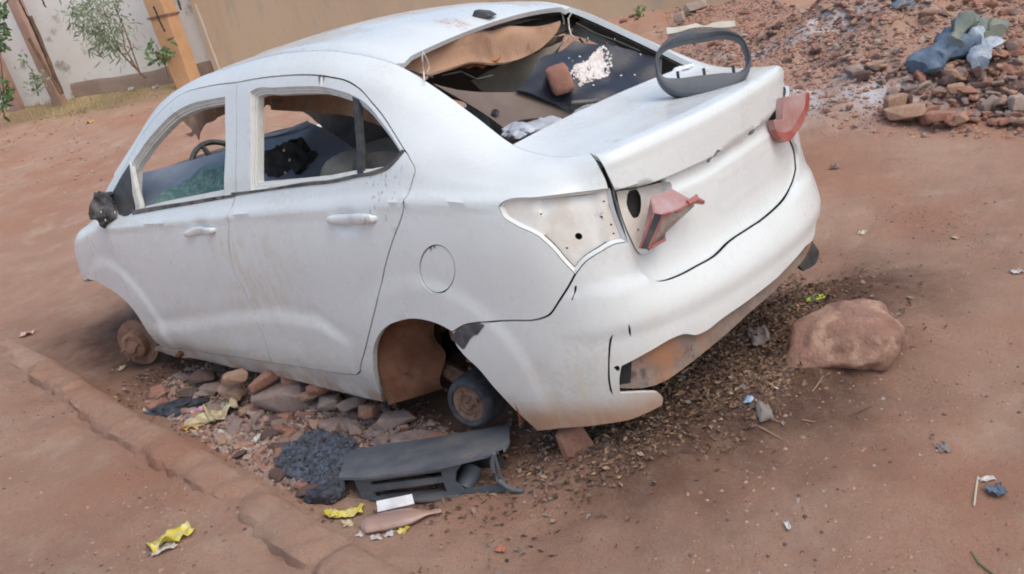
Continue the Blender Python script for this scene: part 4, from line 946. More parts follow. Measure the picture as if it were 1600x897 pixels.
# seats
def cushion(c, sx, sy, sz, tilt, m, name, parent):
    bm = bmesh.new(); bmesh.ops.create_cube(bm, size=1); bmesh.ops.subdivide_edges(bm, edges=bm.edges[:], cuts=7, use_grid_fill=True)
    rot = Matrix.Rotation(tilt, 3, 'Y')
    for v in bm.verts:
        p = v.co*2; q = Vector([math.copysign(abs(k)**.8, k) for k in p]); l = max(abs(p.x), abs(p.y), abs(p.z)); n4 = (abs(p.x)**5+abs(p.y)**5+abs(p.z)**5)**.2
        p = p/n4*l*(1) ; v.co = rot @ Vector((p.x*sx/2, p.y*sy/2, p.z*sz/2))+Vector(c)
    me = bpy.data.meshes.new(name); bm.to_mesh(me); bm.free(); me.materials.append(m); me.polygons.foreach_set('use_smooth', [True]*len(me.polygons)); return link(bpy.data.objects.new(name, me), parent)
for s_ in (1, -1):
    st = cushion((2.20, .36*s_, .42), .50, .50, .16, .08, M['seat'], 'front_seat', car); cushion((1.93, .36*s_, .70), .13, .48, .58, -.30, M['seat'], 'backrest', st)
st = cushion((1.42, 0, .40), .50, 1.25, .16, .08, M['seat'], 'rear_seat', car); cushion((1.22, .0, .70), .15, 1.28, .56, -.35, M['seat'], 'backrest', st)
c1 = at_y(560, 262, .42); cushion((c1[0], .40, c1[2]-.07), .16, .42, .30, -.5, M['seat'], 'headrest', st)
# rear parcel shelf structure under the rear window opening
mb = MB().box((.90, 0, .985), (.42, 1.10, .03)); mb.build('parcel_shelf', M['brownint'], car)
MB().box((.64, 0, 1.03), (.05, 1.04, .10)).build('shelf_crossmember', M['shell'], car)
MB().box((.62, 0, .40), (.60, .86, .02)).build('boot_floor', M['dark'], car)
# fold of roof lining across the rear window
hl = plate('headliner_fold', [[(632, 100), (668, 79), (708, 67), (770, 48), (828, 38), (875, 33)], [(875, 33), (872, 47), (856, 60), (821, 76), (783, 88)], [(783, 88), (765, 97), (745, 97), (715, 102), (673, 110)], [(673, 110), (664, 122), (645, 111), (632, 100)]], at_y(750, 75, .10), (-.75, .1, .65), M['cloth'], car, thick=.008, step=.015,
           wamp=.05, wscale=.28, seed=21, warp=lambda u, v: .022*np.sin(v*34+u*4))
plate('roof_frame', [[(632, 101), (700, 77), (800, 40), (893, 20)], [(893, 20), (915, 24)], [(915, 24), (880, 50), (840, 60), (760, 85), (690, 100)], [(690, 100), (632, 101)]], at_y(760, 60, -.0)+np.array([.10, 0, .0]), (-.75, .1, .65), M['dark'], car, thick=.01)
# grey lining behind, brown board
plate('pillar_lining', [[(736, 126), (760, 113), (811, 90), (880, 64)], [(880, 64), (850, 100), (806, 145)], [(806, 145), (753, 142), (736, 126)]], at_y(790, 115, -.30), (-.3, 1, .3), mat('pale_lining', (.52, .47, .40), .95, (.40, .36, .31), 9), car, thick=.01, wamp=.006)
plate('pillar_lining', [[(640, 104), (672, 108), (740, 100), (790, 88), (880, 55)], [(880, 55), (870, 80), (800, 160), (680, 150)], [(680, 150), (640, 104)]], at_y(740, 120, -.62), (-.1, 1, .3), M['brownint'], car, thick=.01)
P1 = at_y(688, 135, .33); P2 = at_y(838, 145, .0); P3 = at_y(903, 187, -.06)
pb, nb_ = plane3(P1, P2, P3)
bdp = plate('board', [[(676, 130), (688, 134), (838, 145)], [(838, 145), (868, 163), (906, 187)], [(906, 187), (880, 184), (845, 184), (805, 192), (797, 207)], [(797, 207), (760, 180), (676, 130)]], pb, nb_, M['board'], None, thick=.006)
tag(bdp, 'thin brown board leaning in the rear window opening of the car', 'board')
bt = MB().lathe([(0, .012), (.016, .010), (.020, 0)], Matrix.Translation(on_plane(773, 178, pb, nb_)) @ Matrix.Rotation(-.5, 4, 'X'), 12).build('plug', M['black'], bdp)
# crumpled bright bags under the board
M['bag'] = mat('pale_plastic_bag', (.62, .66, .72), .35, (.42, .45, .50), 9, layers=[((.30, .24, .20), 14, .62, .75)], bump_=.006, bscale=25)
def bag(name, c, size, m, label, cat, seed=0, rot=0, amp=.35, group=None, parent=None, sub=3, fold=1):
    bm = bmesh.new(); bmesh.ops.create_icosphere(bm, subdivisions=sub+1, radius=1); co = np.array([v.co[:] for v in bm.verts])
    d = 1+amp*fbm(co, .9, 4, seed)+amp*.5*np.abs(vnoise(co, .35, seed+9))*fold
    co = co*d[:, None]; co[:, 2] = np.where(co[:, 2] < -.35, -.35-(co[:, 2]+.35)*.1, co[:, 2]); co = co*np.array(size)
    ca, sa = math.cos(rot), math.sin(rot); co = np.stack([co[:, 0]*ca-co[:, 1]*sa, co[:, 0]*sa+co[:, 1]*ca, co[:, 2]], 1)+np.array(c)
    for v, q in zip(bm.verts, co): v.co = q
    me = bpy.data.meshes.new(name); bm.to_mesh(me); bm.free(); me.materials.append(m); me.polygons.foreach_set('use_smooth', [True]*len(me.polygons)); me.set_sharp_from_angle(angle=R_(30))
    return tag(link(bpy.data.objects.new(name, me), parent), label, cat, group)
bag('plastic_bag', at_y(845, 194, .08)-np.array([0, 0, .01]), (.16, .075, .035), M['bag'], 'shiny white plastic bag tucked under the brown board', 'plastic bag', 1, -.5)
bag('plastic_bag', at_y(810, 207, .33), (.07, .06, .03), M['bag'], 'small crumpled white bag in the near corner of the rear window', 'plastic bag', 2, .3)
bag('plastic_bag', at_y(925, 172, -.15), (.17, .08, .03), M['bag'], 'long white plastic bag between the black sheet and the boot lid', 'plastic bag', 4, -.9)
# black sheet with powder, brick holding it
S1 = at_y(898, 60, -.36); S2 = at_y(1012, 95, -.50); S3 = at_y(893, 155, -.05); ps, ns = plane3(S1, S2, S3)
M['sheet'] = mat('black_vinyl', (.014, .018, .030), .38, (.03, .032, .042), 6, layers=[((.16, .16, .17), 18, .66, .74)], bump_=.003, bscale=20)
sh = plate('black_sheet', [[(806, 141), (826, 116), (845, 92), (872, 78), (897, 62)], [(897, 62), (925, 68), (960, 78), (1000, 84), (1032, 96)], [(1032, 96), (1030, 125), (1008, 147)], [(1008, 147), (985, 152), (940, 158), (893, 159)], [(893, 159), (850, 150), (806, 141)]], ps, ns, M['sheet'], None, thick=.006, step=.015,
           warp=lambda u, v: .012*np.sin(u*18+v*9)+.008*np.sin(v*34-u*6))
tag(sh, 'crumpled black plastic sheet with white powder lying in the far side of the rear window', 'plastic sheet')
plate('sheet_rim', [[(893, 157), (940, 153), (985, 148)], [(985, 148), (1000, 140), (1007, 128)], [(1007, 128), (1006, 140), (990, 152)], [(990, 152), (940, 157), (893, 162)]], ps+np.array([-.02, .01, .015]), ns, M['trim'], sh, thick=.006, wamp=.004)
# white powder: small flakes lying on the sheet
fm_ = PlaneS(ps, ns, lambda u, v: .012*np.sin(u*18+v*9)+.008*np.sin(v*34-u*6)); mb = MB(); rr = random.Random(5)
blob = [(940, 74), (957, 84), (958, 108), (932, 126), (905, 136), (890, 122), (893, 108), (915, 98), (926, 84)]
cnt = 0
while cnt < 1700:
    x, y = rr.gauss(928, 22), rr.gauss(104, 20)
    w_ = pip(np.array(blob, float), np.array([[x, y]]))[0]
    if not w_ and rr.random() > .012: continue
    if vnoise(np.array([[x, y]]), 9, 3)[0] < -.25 and rr.random() < .85: continue
    u, v = fm_.inv(x, y); r = rr.uniform(.002, .0065); n0 = rr.randint(5, 7); a0 = rr.random()*6
    ring = [(u+r*math.cos(a0+k*6.283/n0)*rr.uniform(.6, 1.2), v+r*math.sin(a0+k*6.283/n0)*rr.uniform(.6, 1.2)) for k in range(n0)]
    R0 = fm_([p[0] for p in ring], [p[1] for p in ring])+fm_.n*.001; c0 = fm_([u], [v])[0]+fm_.n*(.003+r*.5)
    mb.add(list(R0)+[c0], [(k, (k+1) % n0, n0) for k in range(n0)]); cnt += 1
tag(mb.build('white_powder', mat('white_lime', (.80, .78, .77), .95, (.66, .58, .54), 60), None), kind='stuff')
COL.objects[-1]['label'] = 'white lime powder spilled over the black sheet'
def rounded_block(name, c, size, rot, m, label, cat, seed=0, parent=None, rough=.05, group=None):
    bm = bmesh.new(); bmesh.ops.create_cube(bm, size=1); bmesh.ops.subdivide_edges(bm, edges=bm.edges[:], cuts=6, use_grid_fill=True)
    co = np.array([v.co[:] for v in bm.verts])*2; l = np.max(np.abs(co), 1); n6 = (np.abs(co)**6).sum(1)**(1/6); co = co/n6[:, None]*l[:, None]
    co = co*(1+rough*fbm(co, .7, 4, seed)[:, None]); co = co*np.array(size)/2
    R3 = np.array(Matrix(rot) if not isinstance(rot, np.ndarray) else rot); co = co @ R3.T+np.array(c)
    for v, q in zip(bm.verts, co): v.co = q
    me = bpy.data.meshes.new(name); bm.to_mesh(me); bm.free(); me.materials.append(m); me.polygons.foreach_set('use_smooth', [True]*len(me.polygons)); me.set_sharp_from_angle(angle=R_(45))
    return tag(link(bpy.data.objects.new(name, me), parent), label, cat, group)
M['brick'] = M.get('brick') or mat('worn_red_brick', (.36, .17, .12), .92, (.27, .13, .10), 14, layers=[((.46, .27, .20), 25, .56, .68)], bump_=.004, bscale=60)
cbk = on_plane(872, 136, ps, ns)+fm_.n*.035
rounded_block('brick', cbk, (.085, .12, .105), Matrix.Rotation(R_(42), 3, 'Z') @ Matrix.Rotation(R_(10), 3, 'Y'), M['brick'], 'reddish brick fragment resting on the black sheet in the rear window', 'brick', 3)
for k_, (pts_, r_w) in enumerate([([(690, 118, .30), (720, 112, .22), (745, 124, .15), (770, 118, .10)], .004), ([(640, 108, .44), (655, 116, .42), (676, 121, .36)], .005), ([(900, 36, -.46), (930, 52, -.49), (968, 66, -.50), (1000, 80, -.51)], .004), ([(905, 60, -.40), (914, 70, -.42), (931, 76, -.44)], .005), ([(1000, 118, -.40), (1012, 108, -.46), (1019, 98, -.5)], .005)]):
    MB().tube([Vector(at_y(*q_)) for q_ in pts_], r_w, 6).build('loose_wire', M['black'], car)
plate('torn_lining', [[(735, 96), (790, 86), (842, 62), (872, 50)], [(872, 50), (862, 66), (850, 70), (838, 84), (820, 86), (806, 98), (788, 96), (770, 106), (752, 102), (740, 110)], [(740, 110), (735, 96)]], at_y(800, 85, -.20), (-.5, .6, .5), M['brownint'], car, thick=.006, wamp=.03, wscale=.1, seed=31, step=.015)
plate('torn_edge', [[(700, 100), (745, 97), (783, 88)], [(783, 88), (776, 95), (764, 97), (757, 103), (742, 101), (730, 106), (716, 103), (700, 106)], [(700, 106), (700, 100)]], at_y(745, 97, .10)+np.array([-.03, .01, .0]), (-.6, .3, .6), mat('orange_foam', (.40, .17, .07), .95, (.25, .10, .05), 20), hl, thick=.008, wamp=.01, wscale=.05, step=.012)
for k_, (ux, uy) in enumerate([(893, 44), (918, 58), (948, 66), (962, 72), (985, 78), (1000, 84)]):
    c_ = at_y(ux, uy+4, -.505); MB().lathe([(.0, .004), (.010, .004), (.012, 0)], Matrix.Translation(c_) @ Matrix.Rotation(-1.2, 4, 'X') @ Matrix.Rotation(.5, 4, 'Y'), 10).build('body_plug', M['cream'] if k_ % 2 else M['brick'], car)
# cable ties and strings on the window frame
def px_tube(name, pts, r, m, parent, n=6): return MB().tube([Vector(at_y(p[0], p[1], p[2])) for p in pts], r, n).build(name, m, parent)
M['string'] = mat('white_string', (.66, .64, .58), .7)
px_tube('cable_tie', [(661, 80, .49), (660, 90, .50), (662, 112, .51), (663, 127, .54)], .0028, M['string'], car)
px_tube('cable_tie', [(663, 84, .50), (669, 97, .48), (671, 106, .48), (667, 113, .49)], .002, M['string'], car)
px_tube('cable_tie', [(878, 20, -.48), (881, 33, -.49), (880, 47, -.49), (886, 54, -.48)], .0035, M['string'], car)
px_tube('cable_tie', [(894, 19, -.50), (888, 29, -.49), (889, 42, -.48), (892, 54, -.47), (897, 59, -.47)], .0035, M['string'], car)
px_tube('cable_tie', [(888, 55, -.47), (880, 69, -.45), (872, 83, -.43), (870, 92, -.43)], .003, M['string'], car)
# aerial foot on the roof
ra = Inverse(roofS, 0, 1, 120, 80); u_, v_ = ra(757, 26); pr = roofS([u_], [v_])[0]
mb = MB(); V = [(-.045, -.03, 0), (.05, -.03, 0), (.05, .03, 0), (-.045, .03, 0), (-.02, -.022, .022), (.03, -.018, .036), (.03, .018, .036), (-.02, .022, .022)]
mb.add([Matrix.Rotation(.25, 3, 'Z') @ Vector(p)+Vector(pr)-Vector((0, 0, .004)) for p in V], [(3, 2, 1, 0), (4, 5, 6, 7), (0, 1, 5, 4), (1, 2, 6, 5), (2, 3, 7, 6), (3, 0, 4, 7)]); bevel(mb.build('aerial_foot', M['black'], car), .006, 3)
mb = MB()
for k_ in range(14):
    a_ = k_*2.4; p_ = Vector(body([INV(283+3*math.cos(a_), 553+4*math.sin(a_))[0]], [INV(283+3*math.cos(a_), 553+4*math.sin(a_))[1]])[0]); mb.tube([p_, p_+Vector((.02*math.cos(a_), .025, .02*math.sin(a_)))], [.009, .004], 6)
mb.build('mud_tuft', M['liner'], car)
# mirror stump: broken black housing with ragged edge
pm = INV(176, 326); Pm = body([pm[0]], [pm[1]])[0]
ms = plate('mirror_stump', [[(139, 335), (142, 318), (150, 306), (158, 303)], [(158, 303), (170, 303), (175, 314), (180, 319), (188, 313), (193, 318)], [(193, 318), (191, 330), (183, 341), (166, 348), (154, 353)], [(154, 353), (151, 343), (142, 343), (139, 335)]], Pm+np.array([.03, .07, .02]), (-.62, .72, .1), mat('cracked_black_plastic', (.03, .032, .034), .5, (.12, .11, .11), 30, bump_=.006, bscale=60), car, thick=.05, wamp=.02, wscale=.05, step=.012)
MB().tube([Pm, Pm+np.array([.02, .05, .01])], .022, 10).build('mirror_arm', M['black'], ms)
for q in ((158, 331), (180, 332), (165, 344)): MB().lathe([(0, .003), (.005, .003), (.006, 0)], Matrix.Translation(on_plane(*q, Pm+np.array([.01, .095, .02]), (-.62, .72, .1))) @ Matrix.Rotation(-1.4, 4, 'X'), 8).build('screw', M['cream'], ms)
# hanging left tail lamp
def liftpt(px, py, l): u, v = INV(px, py); P = body([u], [v])[0]; t = P-CC; d = t/np.linalg.norm(t); return P-d*l
tl = MB(); q = dict(A=(1017, 308, .035), B=(1050, 295, .035), C=(1083, 314, .075), D=(1062, 328, .10), E=(1036, 336, .11), F=(1022, 334, .09), G=(1006, 360, .04), H=(1000, 388, .06), I=(1013, 389, .085), J=(1039, 374, .05), K=(1040, 364, .04), Lw=(1085, 322, .06))
Q = {k: liftpt(*v) for k, v in q.items()}; names = list(Q); ix = {k: i for i, k in enumerate(names)}
def poly(mb, *fs):
    mb.add([Q[k] for k in names], [tuple(ix[c] for c in f) for f in fs])
tl = MB(); poly(tl, ('A', 'B', 'C', 'D', 'E', 'F'), ('A', 'F', 'H', 'G')); 
tl.add([Q['A'], Q['B'], Q['C'], Q['Lw'], Q['K'], Q['J'], Q['H']], [(0, 6, 5, 4, 3, 2, 1)])
lampo = tl.build('tail_light', M['pink'], car, 20); bevel(lampo, .004, 2)
t2_ = MB(); t2_.add([Q['D'], Q['C'], Q['Lw'], Q['K'], Q['J'], Q['I'], Q['E']], [(0, 1, 2, 3), (0, 3, 4, 5, 6)]); t2_.build('lamp_housing', mat('smoky_lamp_housing', (.40, .34, .30), .35, (.22, .15, .12), 30, coat=.4), lampo, 20)
t3 = MB().tube([Q['F'], Q['E'], Q['I'], Q['H'], Q['F']], .004, 6).tube([Q['E'], Q['D'], Q['C']], .004, 6).tube([Q['I'], Q['J']], .005, 6); t3.build('red_rim', M['red'], lampo)
t4 = MB().add([Q['F'], Q['E'], Q['I'], Q['H']], [(0, 1, 2, 3)]); t4.v = [tuple(np.array(p)-cam_ray(1018, 360)*.002) for p in t4.v]; t4.build('dark_strip', M['black'], lampo)
t5 = MB().tube([liftpt(1074, 318, .08), liftpt(1086, 312, .085), liftpt(1098, 316, .08)], [.010, .013, .008], 8).tube([liftpt(1086, 312, .085), liftpt(1089, 305, .085)], [.009, .005], 6); t5.build('lamp_peg', M['red'], lampo)
px_tube('lamp_wire', [(1008, 318, .42), (1016, 330, .43), (1022, 335, .43)], .003, M['black'], lampo)
# right tail lamp sticking out
pr_ = at_x(1226, 185, .045); lr = plate('tail_light', [[(1224, 152), (1240, 149), (1262, 144)], [(1262, 144), (1263, 162), (1251, 196)], [(1251, 196), (1245, 206), (1232, 220), (1223, 218)], [(1223, 218), (1212, 202), (1209, 188)], [(1209, 188), (1224, 187)], [(1224, 187), (1224, 152)]], pr_, (-1, .15, .1), M['pink'], car, thick=.03, wamp=.006, wscale=.08)
bevel(lr, .006, 2); plate('red_rim', [[(1259, 146), (1263, 145), (1264, 163), (1252, 197), (1245, 207), (1232, 221), (1222, 218)], [(1222, 218), (1213, 203), (1220, 206), (1236, 204), (1247, 190)], [(1247, 190), (1258, 163), (1259, 146)]], pr_+np.array([-.004, 0, 0]), (-1, .15, .1), M['red'], lr, thick=.036, wamp=.003)
plate('bumper_flap', [[(1266, 335), (1268, 352), (1270, 376), (1279, 398), (1273, 412), (1256, 424)], [(1256, 424), (1250, 414), (1258, 392), (1262, 370), (1262, 345)], [(1262, 345), (1266, 335)]], at_y(1265, 385, -.58), (-1, .3, .1), M['black'], bp, thick=.02, wamp=.01)
# lamp bezel standing on the boot lid, with a cream strip clipped to it
inD = Inverse(deckS, 0, 1, 140, 120); du, dv = inD(1090, 148); pz = deckS([du], [dv])[0]
nz = np.array([-.58, .72, .38]); BZ = PlaneS(pz, nz)
O_ = crom([BZ.inv(*p) for p in [(1023, 100), (1025, 83), (1034, 68), (1045, 58), (1062, 50), (1101, 45), (1141, 46), (1158, 55), (1170, 75), (1175, 95), (1171, 113), (1156, 130), (1126, 144), (1091, 150), (1060, 149), (1043, 141), (1029, 126), (1023, 100)]])[:-1]
I_ = crom([BZ.inv(*p) for p in [(1030, 105), (1029, 86), (1039, 74), (1060, 66), (1101, 59), (1141, 55), (1156, 60), (1166, 78), (1167, 100), (1160, 109), (1126, 114), (1091, 118), (1055, 122), (1036, 119), (1030, 105)]])[:-1]
def rs(P, n=96):
    P = np.array(P); P = np.vstack([P, P[:1]]); d = np.concatenate([[0], np.cumsum(np.linalg.norm(np.diff(P, axis=0), axis=1))]); t = np.linspace(0, d[-1], n, endpoint=False); return np.stack([np.interp(t, d, P[:, k]) for k in range(2)], 1)
O_, I_ = rs(O_), rs(I_); k0 = np.argmin(np.hypot(*(I_-O_[0]).T)); I_ = np.roll(I_, -k0, 0)
def lv(P2, h): return BZ(P2[:, 0], P2[:, 1])+BZ.n*np.reshape(h, (-1, 1))
mid = (O_+I_)/2; cO = O_.mean(0)
rings = [lv(cO+(O_-cO)*.985, -.055), lv(cO+(O_-cO)*1.0, -.03), lv(cO+(O_-cO)*.99, -.004), lv(mid*.3+O_*.7, .004), lv(mid, .006), lv(I_, .0), lv(cO+(I_-cO)*1.0, -.012), lv(cO+(I_-cO)*.985, -.05)]
n_ = 96; mb = MB(); mb.add(np.vstack(rings), [(i*n_+k, i*n_+(k+1) % n_, (i+1)*n_+(k+1) % n_, (i+1)*n_+k) for i in range(7) for k in range(n_)]+[(7*n_+k, 7*n_+(k+1) % n_, (k+1) % n_, k) for k in range(n_)])
bz = mb.build('lamp_bezel', mat('scuffed_grey_plastic', (.035, .042, .052), .5, (.085, .095, .11), 5, layers=[((.15, .14, .14), 30, .66, .74)], bump_=.001, bscale=80), None, 50); bevel(bz, .002, 2)
tag(bz, 'oval dark grey plastic lamp surround standing on the far corner of the boot lid', 'lamp surround')
for q in ((1060, 116), (1101, 111), (1147, 106)):
    X = on_plane(*q, pz, nz); MB().box(X-BZ.n*.02+np.array([0, 0, .0]), (.008, .012, .03), Matrix.Rotation(.8, 3, 'Z')).build('clip', M['black'], bz)
plate('strip', [[(1041, 43), (1065, 41), (1088, 36)], [(1088, 36), (1101, 40), (1115, 35), (1148, 32)], [(1148, 32), (1150, 41)], [(1150, 41), (1128, 43), (1101, 42), (1080, 44), (1060, 50), (1042, 53)], [(1042, 53), (1041, 43)]], pz-BZ.n*.030, nz, M['cream'], bz, thick=.012, wamp=.004)
bag('paper_scrap', at_y(1066, 106, -.50), (.035, .05, .008), mat('white_paper', (.78, .79, .80), .7), 'crumpled white paper scrap at the far corner of the boot lid', 'paper', 6, .3, sub=2)

# ------------------------------------------------------------------ plants
M['leafg'] = mat('greygreen_leaf', (.16, .22, .13), .6, (.26, .31, .20), 3); M['leafd'] = mat('green_leaf', (.06, .12, .035), .6, (.10, .17, .06), 3)
M['straw'] = mat('dry_grass_blades', (.46, .36, .20), .9, (.33, .27, .14), 2)
def leaf(mb, p, d, L_, w_, up=Vector((0, 0, 1))):
    d = Vector(d).normalized(); s = d.cross(up); s = s.normalized() if s.length > .01 else Vector((1, 0, 0)); n = s.cross(d); p = Vector(p)
    mb.add([p, p+d*L_*.3+s*w_/2, p+d*L_*.7+s*w_*.4-n*L_*.06, p+d*L_-n*L_*.16, p+d*L_*.7-s*w_*.4-n*L_*.06, p+d*L_*.3-s*w_/2], [(0, 1, 2, 3, 4, 5)])
def shrub(name, stems, leaves, L_, w_, m, label, off, cat='shrub', seed=1, spread=10, droop=.4, r=.012, depth=.4):
    rr = random.Random(seed); b = wall_pt(*stems[0][0], off); root = empty(name, tuple(b), label, cat)
    st = MB(); lf = MB()
    for s in stems: st.tube([wall_pt(p[0], p[1], off) for p in s], [r*(1-.6*i/len(s)) for i in range(len(s))], 6)
    for (cx, cy, rx, ry, nl) in leaves:
        for _ in range(nl):
            a, q = rr.gauss(cx, rx), rr.gauss(cy, ry); p = wall_pt(a, q, off+rr.uniform(-depth, depth)); dd = Vector((rr.gauss(0, .6), rr.gauss(0, .6), rr.gauss(-droop, .45)))
            leaf(lf, p, dd, L_*rr.uniform(.6, 1.25), w_*rr.uniform(.7, 1.3), Vector((rr.gauss(0, 1), rr.gauss(0, 1), rr.gauss(0, 1))))
    st.build('stem', M['bark'], root); lf.build('foliage', m, root, smooth=False); return root
shrub('shrub', [[(228, 122), (205, 100), (188, 80), (175, 50), (160, 10)], [(215, 110), (195, 75), (190, 40)], [(200, 95), (170, 60), (140, 30)], [(220, 118), (200, 60), (178, 5)]],
      [(130, 22, 16, 13, 190), (155, 45, 18, 14, 230), (168, 65, 14, 12, 150), (178, 8, 10, 8, 40), (145, 2, 18, 8, 60), (180, 82, 7, 8, 25), (205, 62, 8, 18, 18), (192, 30, 10, 14, 22)], .13, .020, M['leafg'], 'sparse grey-green willowy shrub in front of the white wall', 1.0, seed=2, droop=.5)
shrub('shrub', [[(264, 122), (258, 100), (250, 85), (244, 70)], [(258, 100), (262, 80)]], [(235, 78, 5, 9, 16), (250, 90, 7, 5, 22), (261, 80, 4, 10, 26), (244, 98, 5, 4, 10)], .10, .045, M['leafd'], 'small broad-leaved green shrub left of the ochre pillar', .9, seed=3, droop=0)
shrub('shrub', [[(60, 150), (57, 135), (50, 110), (36, 92)], [(57, 140), (66, 128)]], [(36, 92, 5, 3, 14), (58, 130, 8, 9, 55)], .09, .035, M['leafg'], 'small pale green shrub at the foot of the thin post', .9, seed=4, droop=0)
shrub('shrub', [[(4, 176), (6, 150), (2, 100), (-10, 40)], [(4, 150), (-6, 120)]], [(2, 22, 6, 10, 40), (2, 62, 5, 9, 40), (6, 150, 6, 14, 60), (-14, 40, 9, 30, 60)], .12, .055, M['leafd'], 'bright green leafy shrub cut by the left picture edge', 1.1, seed=6, droop=.1)
mb = MB(); rr = random.Random(9)
for _ in range(1500):
    cx, cy, sx, sy = rr.choice([(190, 146, 30, 5), (240, 136, 22, 5), (130, 158, 28, 4), (205, 128, 30, 4), (90, 168, 30, 4)])
    g = on_plane(rr.gauss(cx, sx), rr.gauss(cy, sy), np.array([0, 0, .9]), (0, 0, 1)) if False else None
    a = wall_pt(rr.gauss(cx, sx), rr.gauss(cy, sy), 0); off = rr.uniform(.05, 1.1); x_, y_ = (a+N3*off)[:2]; z_ = float(H(x_, y_, False)); L_ = rr.uniform(.03, .11)
    d = Vector((rr.gauss(0, .5), rr.gauss(0, .5), 1)).normalized(); s = Vector((rr.gauss(0, 1), rr.gauss(0, 1), 0)).normalized()*.006; p = Vector((x_, y_, z_-.01))
    mb.add([p-s, p+s, p+d*L_], [(0, 1, 2)])
g_ = mb.build('dry_grass', M['straw'], None, smooth=False); tag(g_, 'yellow dry grass along the foot of the white wall', kind='stuff')
shrub('weed', [[(998, 26), (998, 20)]], [(998, 20, 4, 4, 30)], .05, .03, M['leafd'], 'tiny green weed at the foot of the wall right of the car roof', 1.0, cat='weed', seed=7, droop=-.2)
# ------------------------------------------------------------------ stones
STM = [mat('stone_red', (.40, .205, .145), .95, (.31, .155, .11), 9, bump_=.006, bscale=40), mat('stone_grey_brown', (.33, .245, .21), .95, (.27, .195, .17), 9, bump_=.006, bscale=40),
       mat('stone_tan', (.42, .27, .19), .95, (.33, .20, .14), 9, bump_=.005, bscale=40), mat('stone_pale', (.45, .36, .30), .95, (.36, .27, .22), 9, bump_=.005, bscale=40), mat('stone_dark', (.16, .10, .085), .95, (.11, .07, .06), 9, bump_=.006, bscale=40)]
def rock_mesh(name, seed, dims, m, n=18, sub=True, box=.6):
    rr = np.random.RandomState(seed); p = rr.normal(size=(n, 3)); p /= np.linalg.norm(p, axis=1, keepdims=True); p = np.sign(p)*np.abs(p)**box; p *= np.array(dims)/2/np.max(np.abs(p), 0)
    bm = bmesh.new(); vs_ = [bm.verts.new(q) for q in p]; r = bmesh.ops.convex_hull(bm, input=vs_)
    for v in [v for v in bm.verts if not v.link_faces]: bm.verts.remove(v)
    bmesh.ops.dissolve_limit(bm, angle_limit=.25, verts=bm.verts, edges=bm.edges)
    w_ = min(dims)*.045; bmesh.ops.bevel(bm, geom=bm.edges[:]+bm.verts[:], offset=w_, segments=2, affect='EDGES', clamp_overlap=True, profile=.6)
    bmesh.ops.triangulate(bm, faces=bm.faces[:])
    if sub: bmesh.ops.subdivide_edges(bm, edges=[e for e in bm.edges if e.calc_length() > min(dims)*.25], cuts=1)
    co = np.array([v.co[:] for v in bm.verts]); co = co*(1+.06*fbm(co, min(dims)*.5, 3, seed)[:, None])
    for v, q in zip(bm.verts, co): v.co = q
    me = bpy.data.meshes.new(name); bm.to_mesh(me); bm.free(); me.materials.append(m); me.polygons.foreach_set('use_smooth', [True]*len(me.polygons)); me.set_sharp_from_angle(angle=R_(35)); return me
ROCKS = [rock_mesh('stone', 100+i, (1, [.6, .75, .5, .85][i % 4], [.32, .45, .28, .5][i//4 % 4]), STM[[0, 1, 2, 0, 1, 4, 0, 2, 1, 3, 0, 2, 0, 1][i]]) for i in range(14)]
def put(me, name, loc, scale, rz, label, cat, group=None, tx=0, ty=0):
    o = bpy.data.objects.new(name, me); COL.objects.link(o); o.location = tuple(map(float, loc)); o.scale = (scale,)*3 if not hasattr(scale, '__len__') else scale; o.rotation_euler = (tx, ty, rz); return tag(o, label, cat, group)
def stone_px(px, py, wpx, name, label, cat='stone', group=None, seed=0, dims=None, m=None, rz=None, lift=.0, tilt=(0, 0), sink=.25, base_at=True):
    g = on_ground(px, py, lift); dist = np.linalg.norm(g-CC); s = wpx*dist/CF; rr = random.Random(seed+px)
    me = rock_mesh('stone', 300+seed, dims or (1, .7, .5), m or STM[0]); 
    return put(me, name, g+np.array([0, 0, s*(dims or (1, .7, .5))[2]*(.5-sink)]), s, rz if rz is not None else rr.uniform(0, 6), label, cat, group, *tilt)
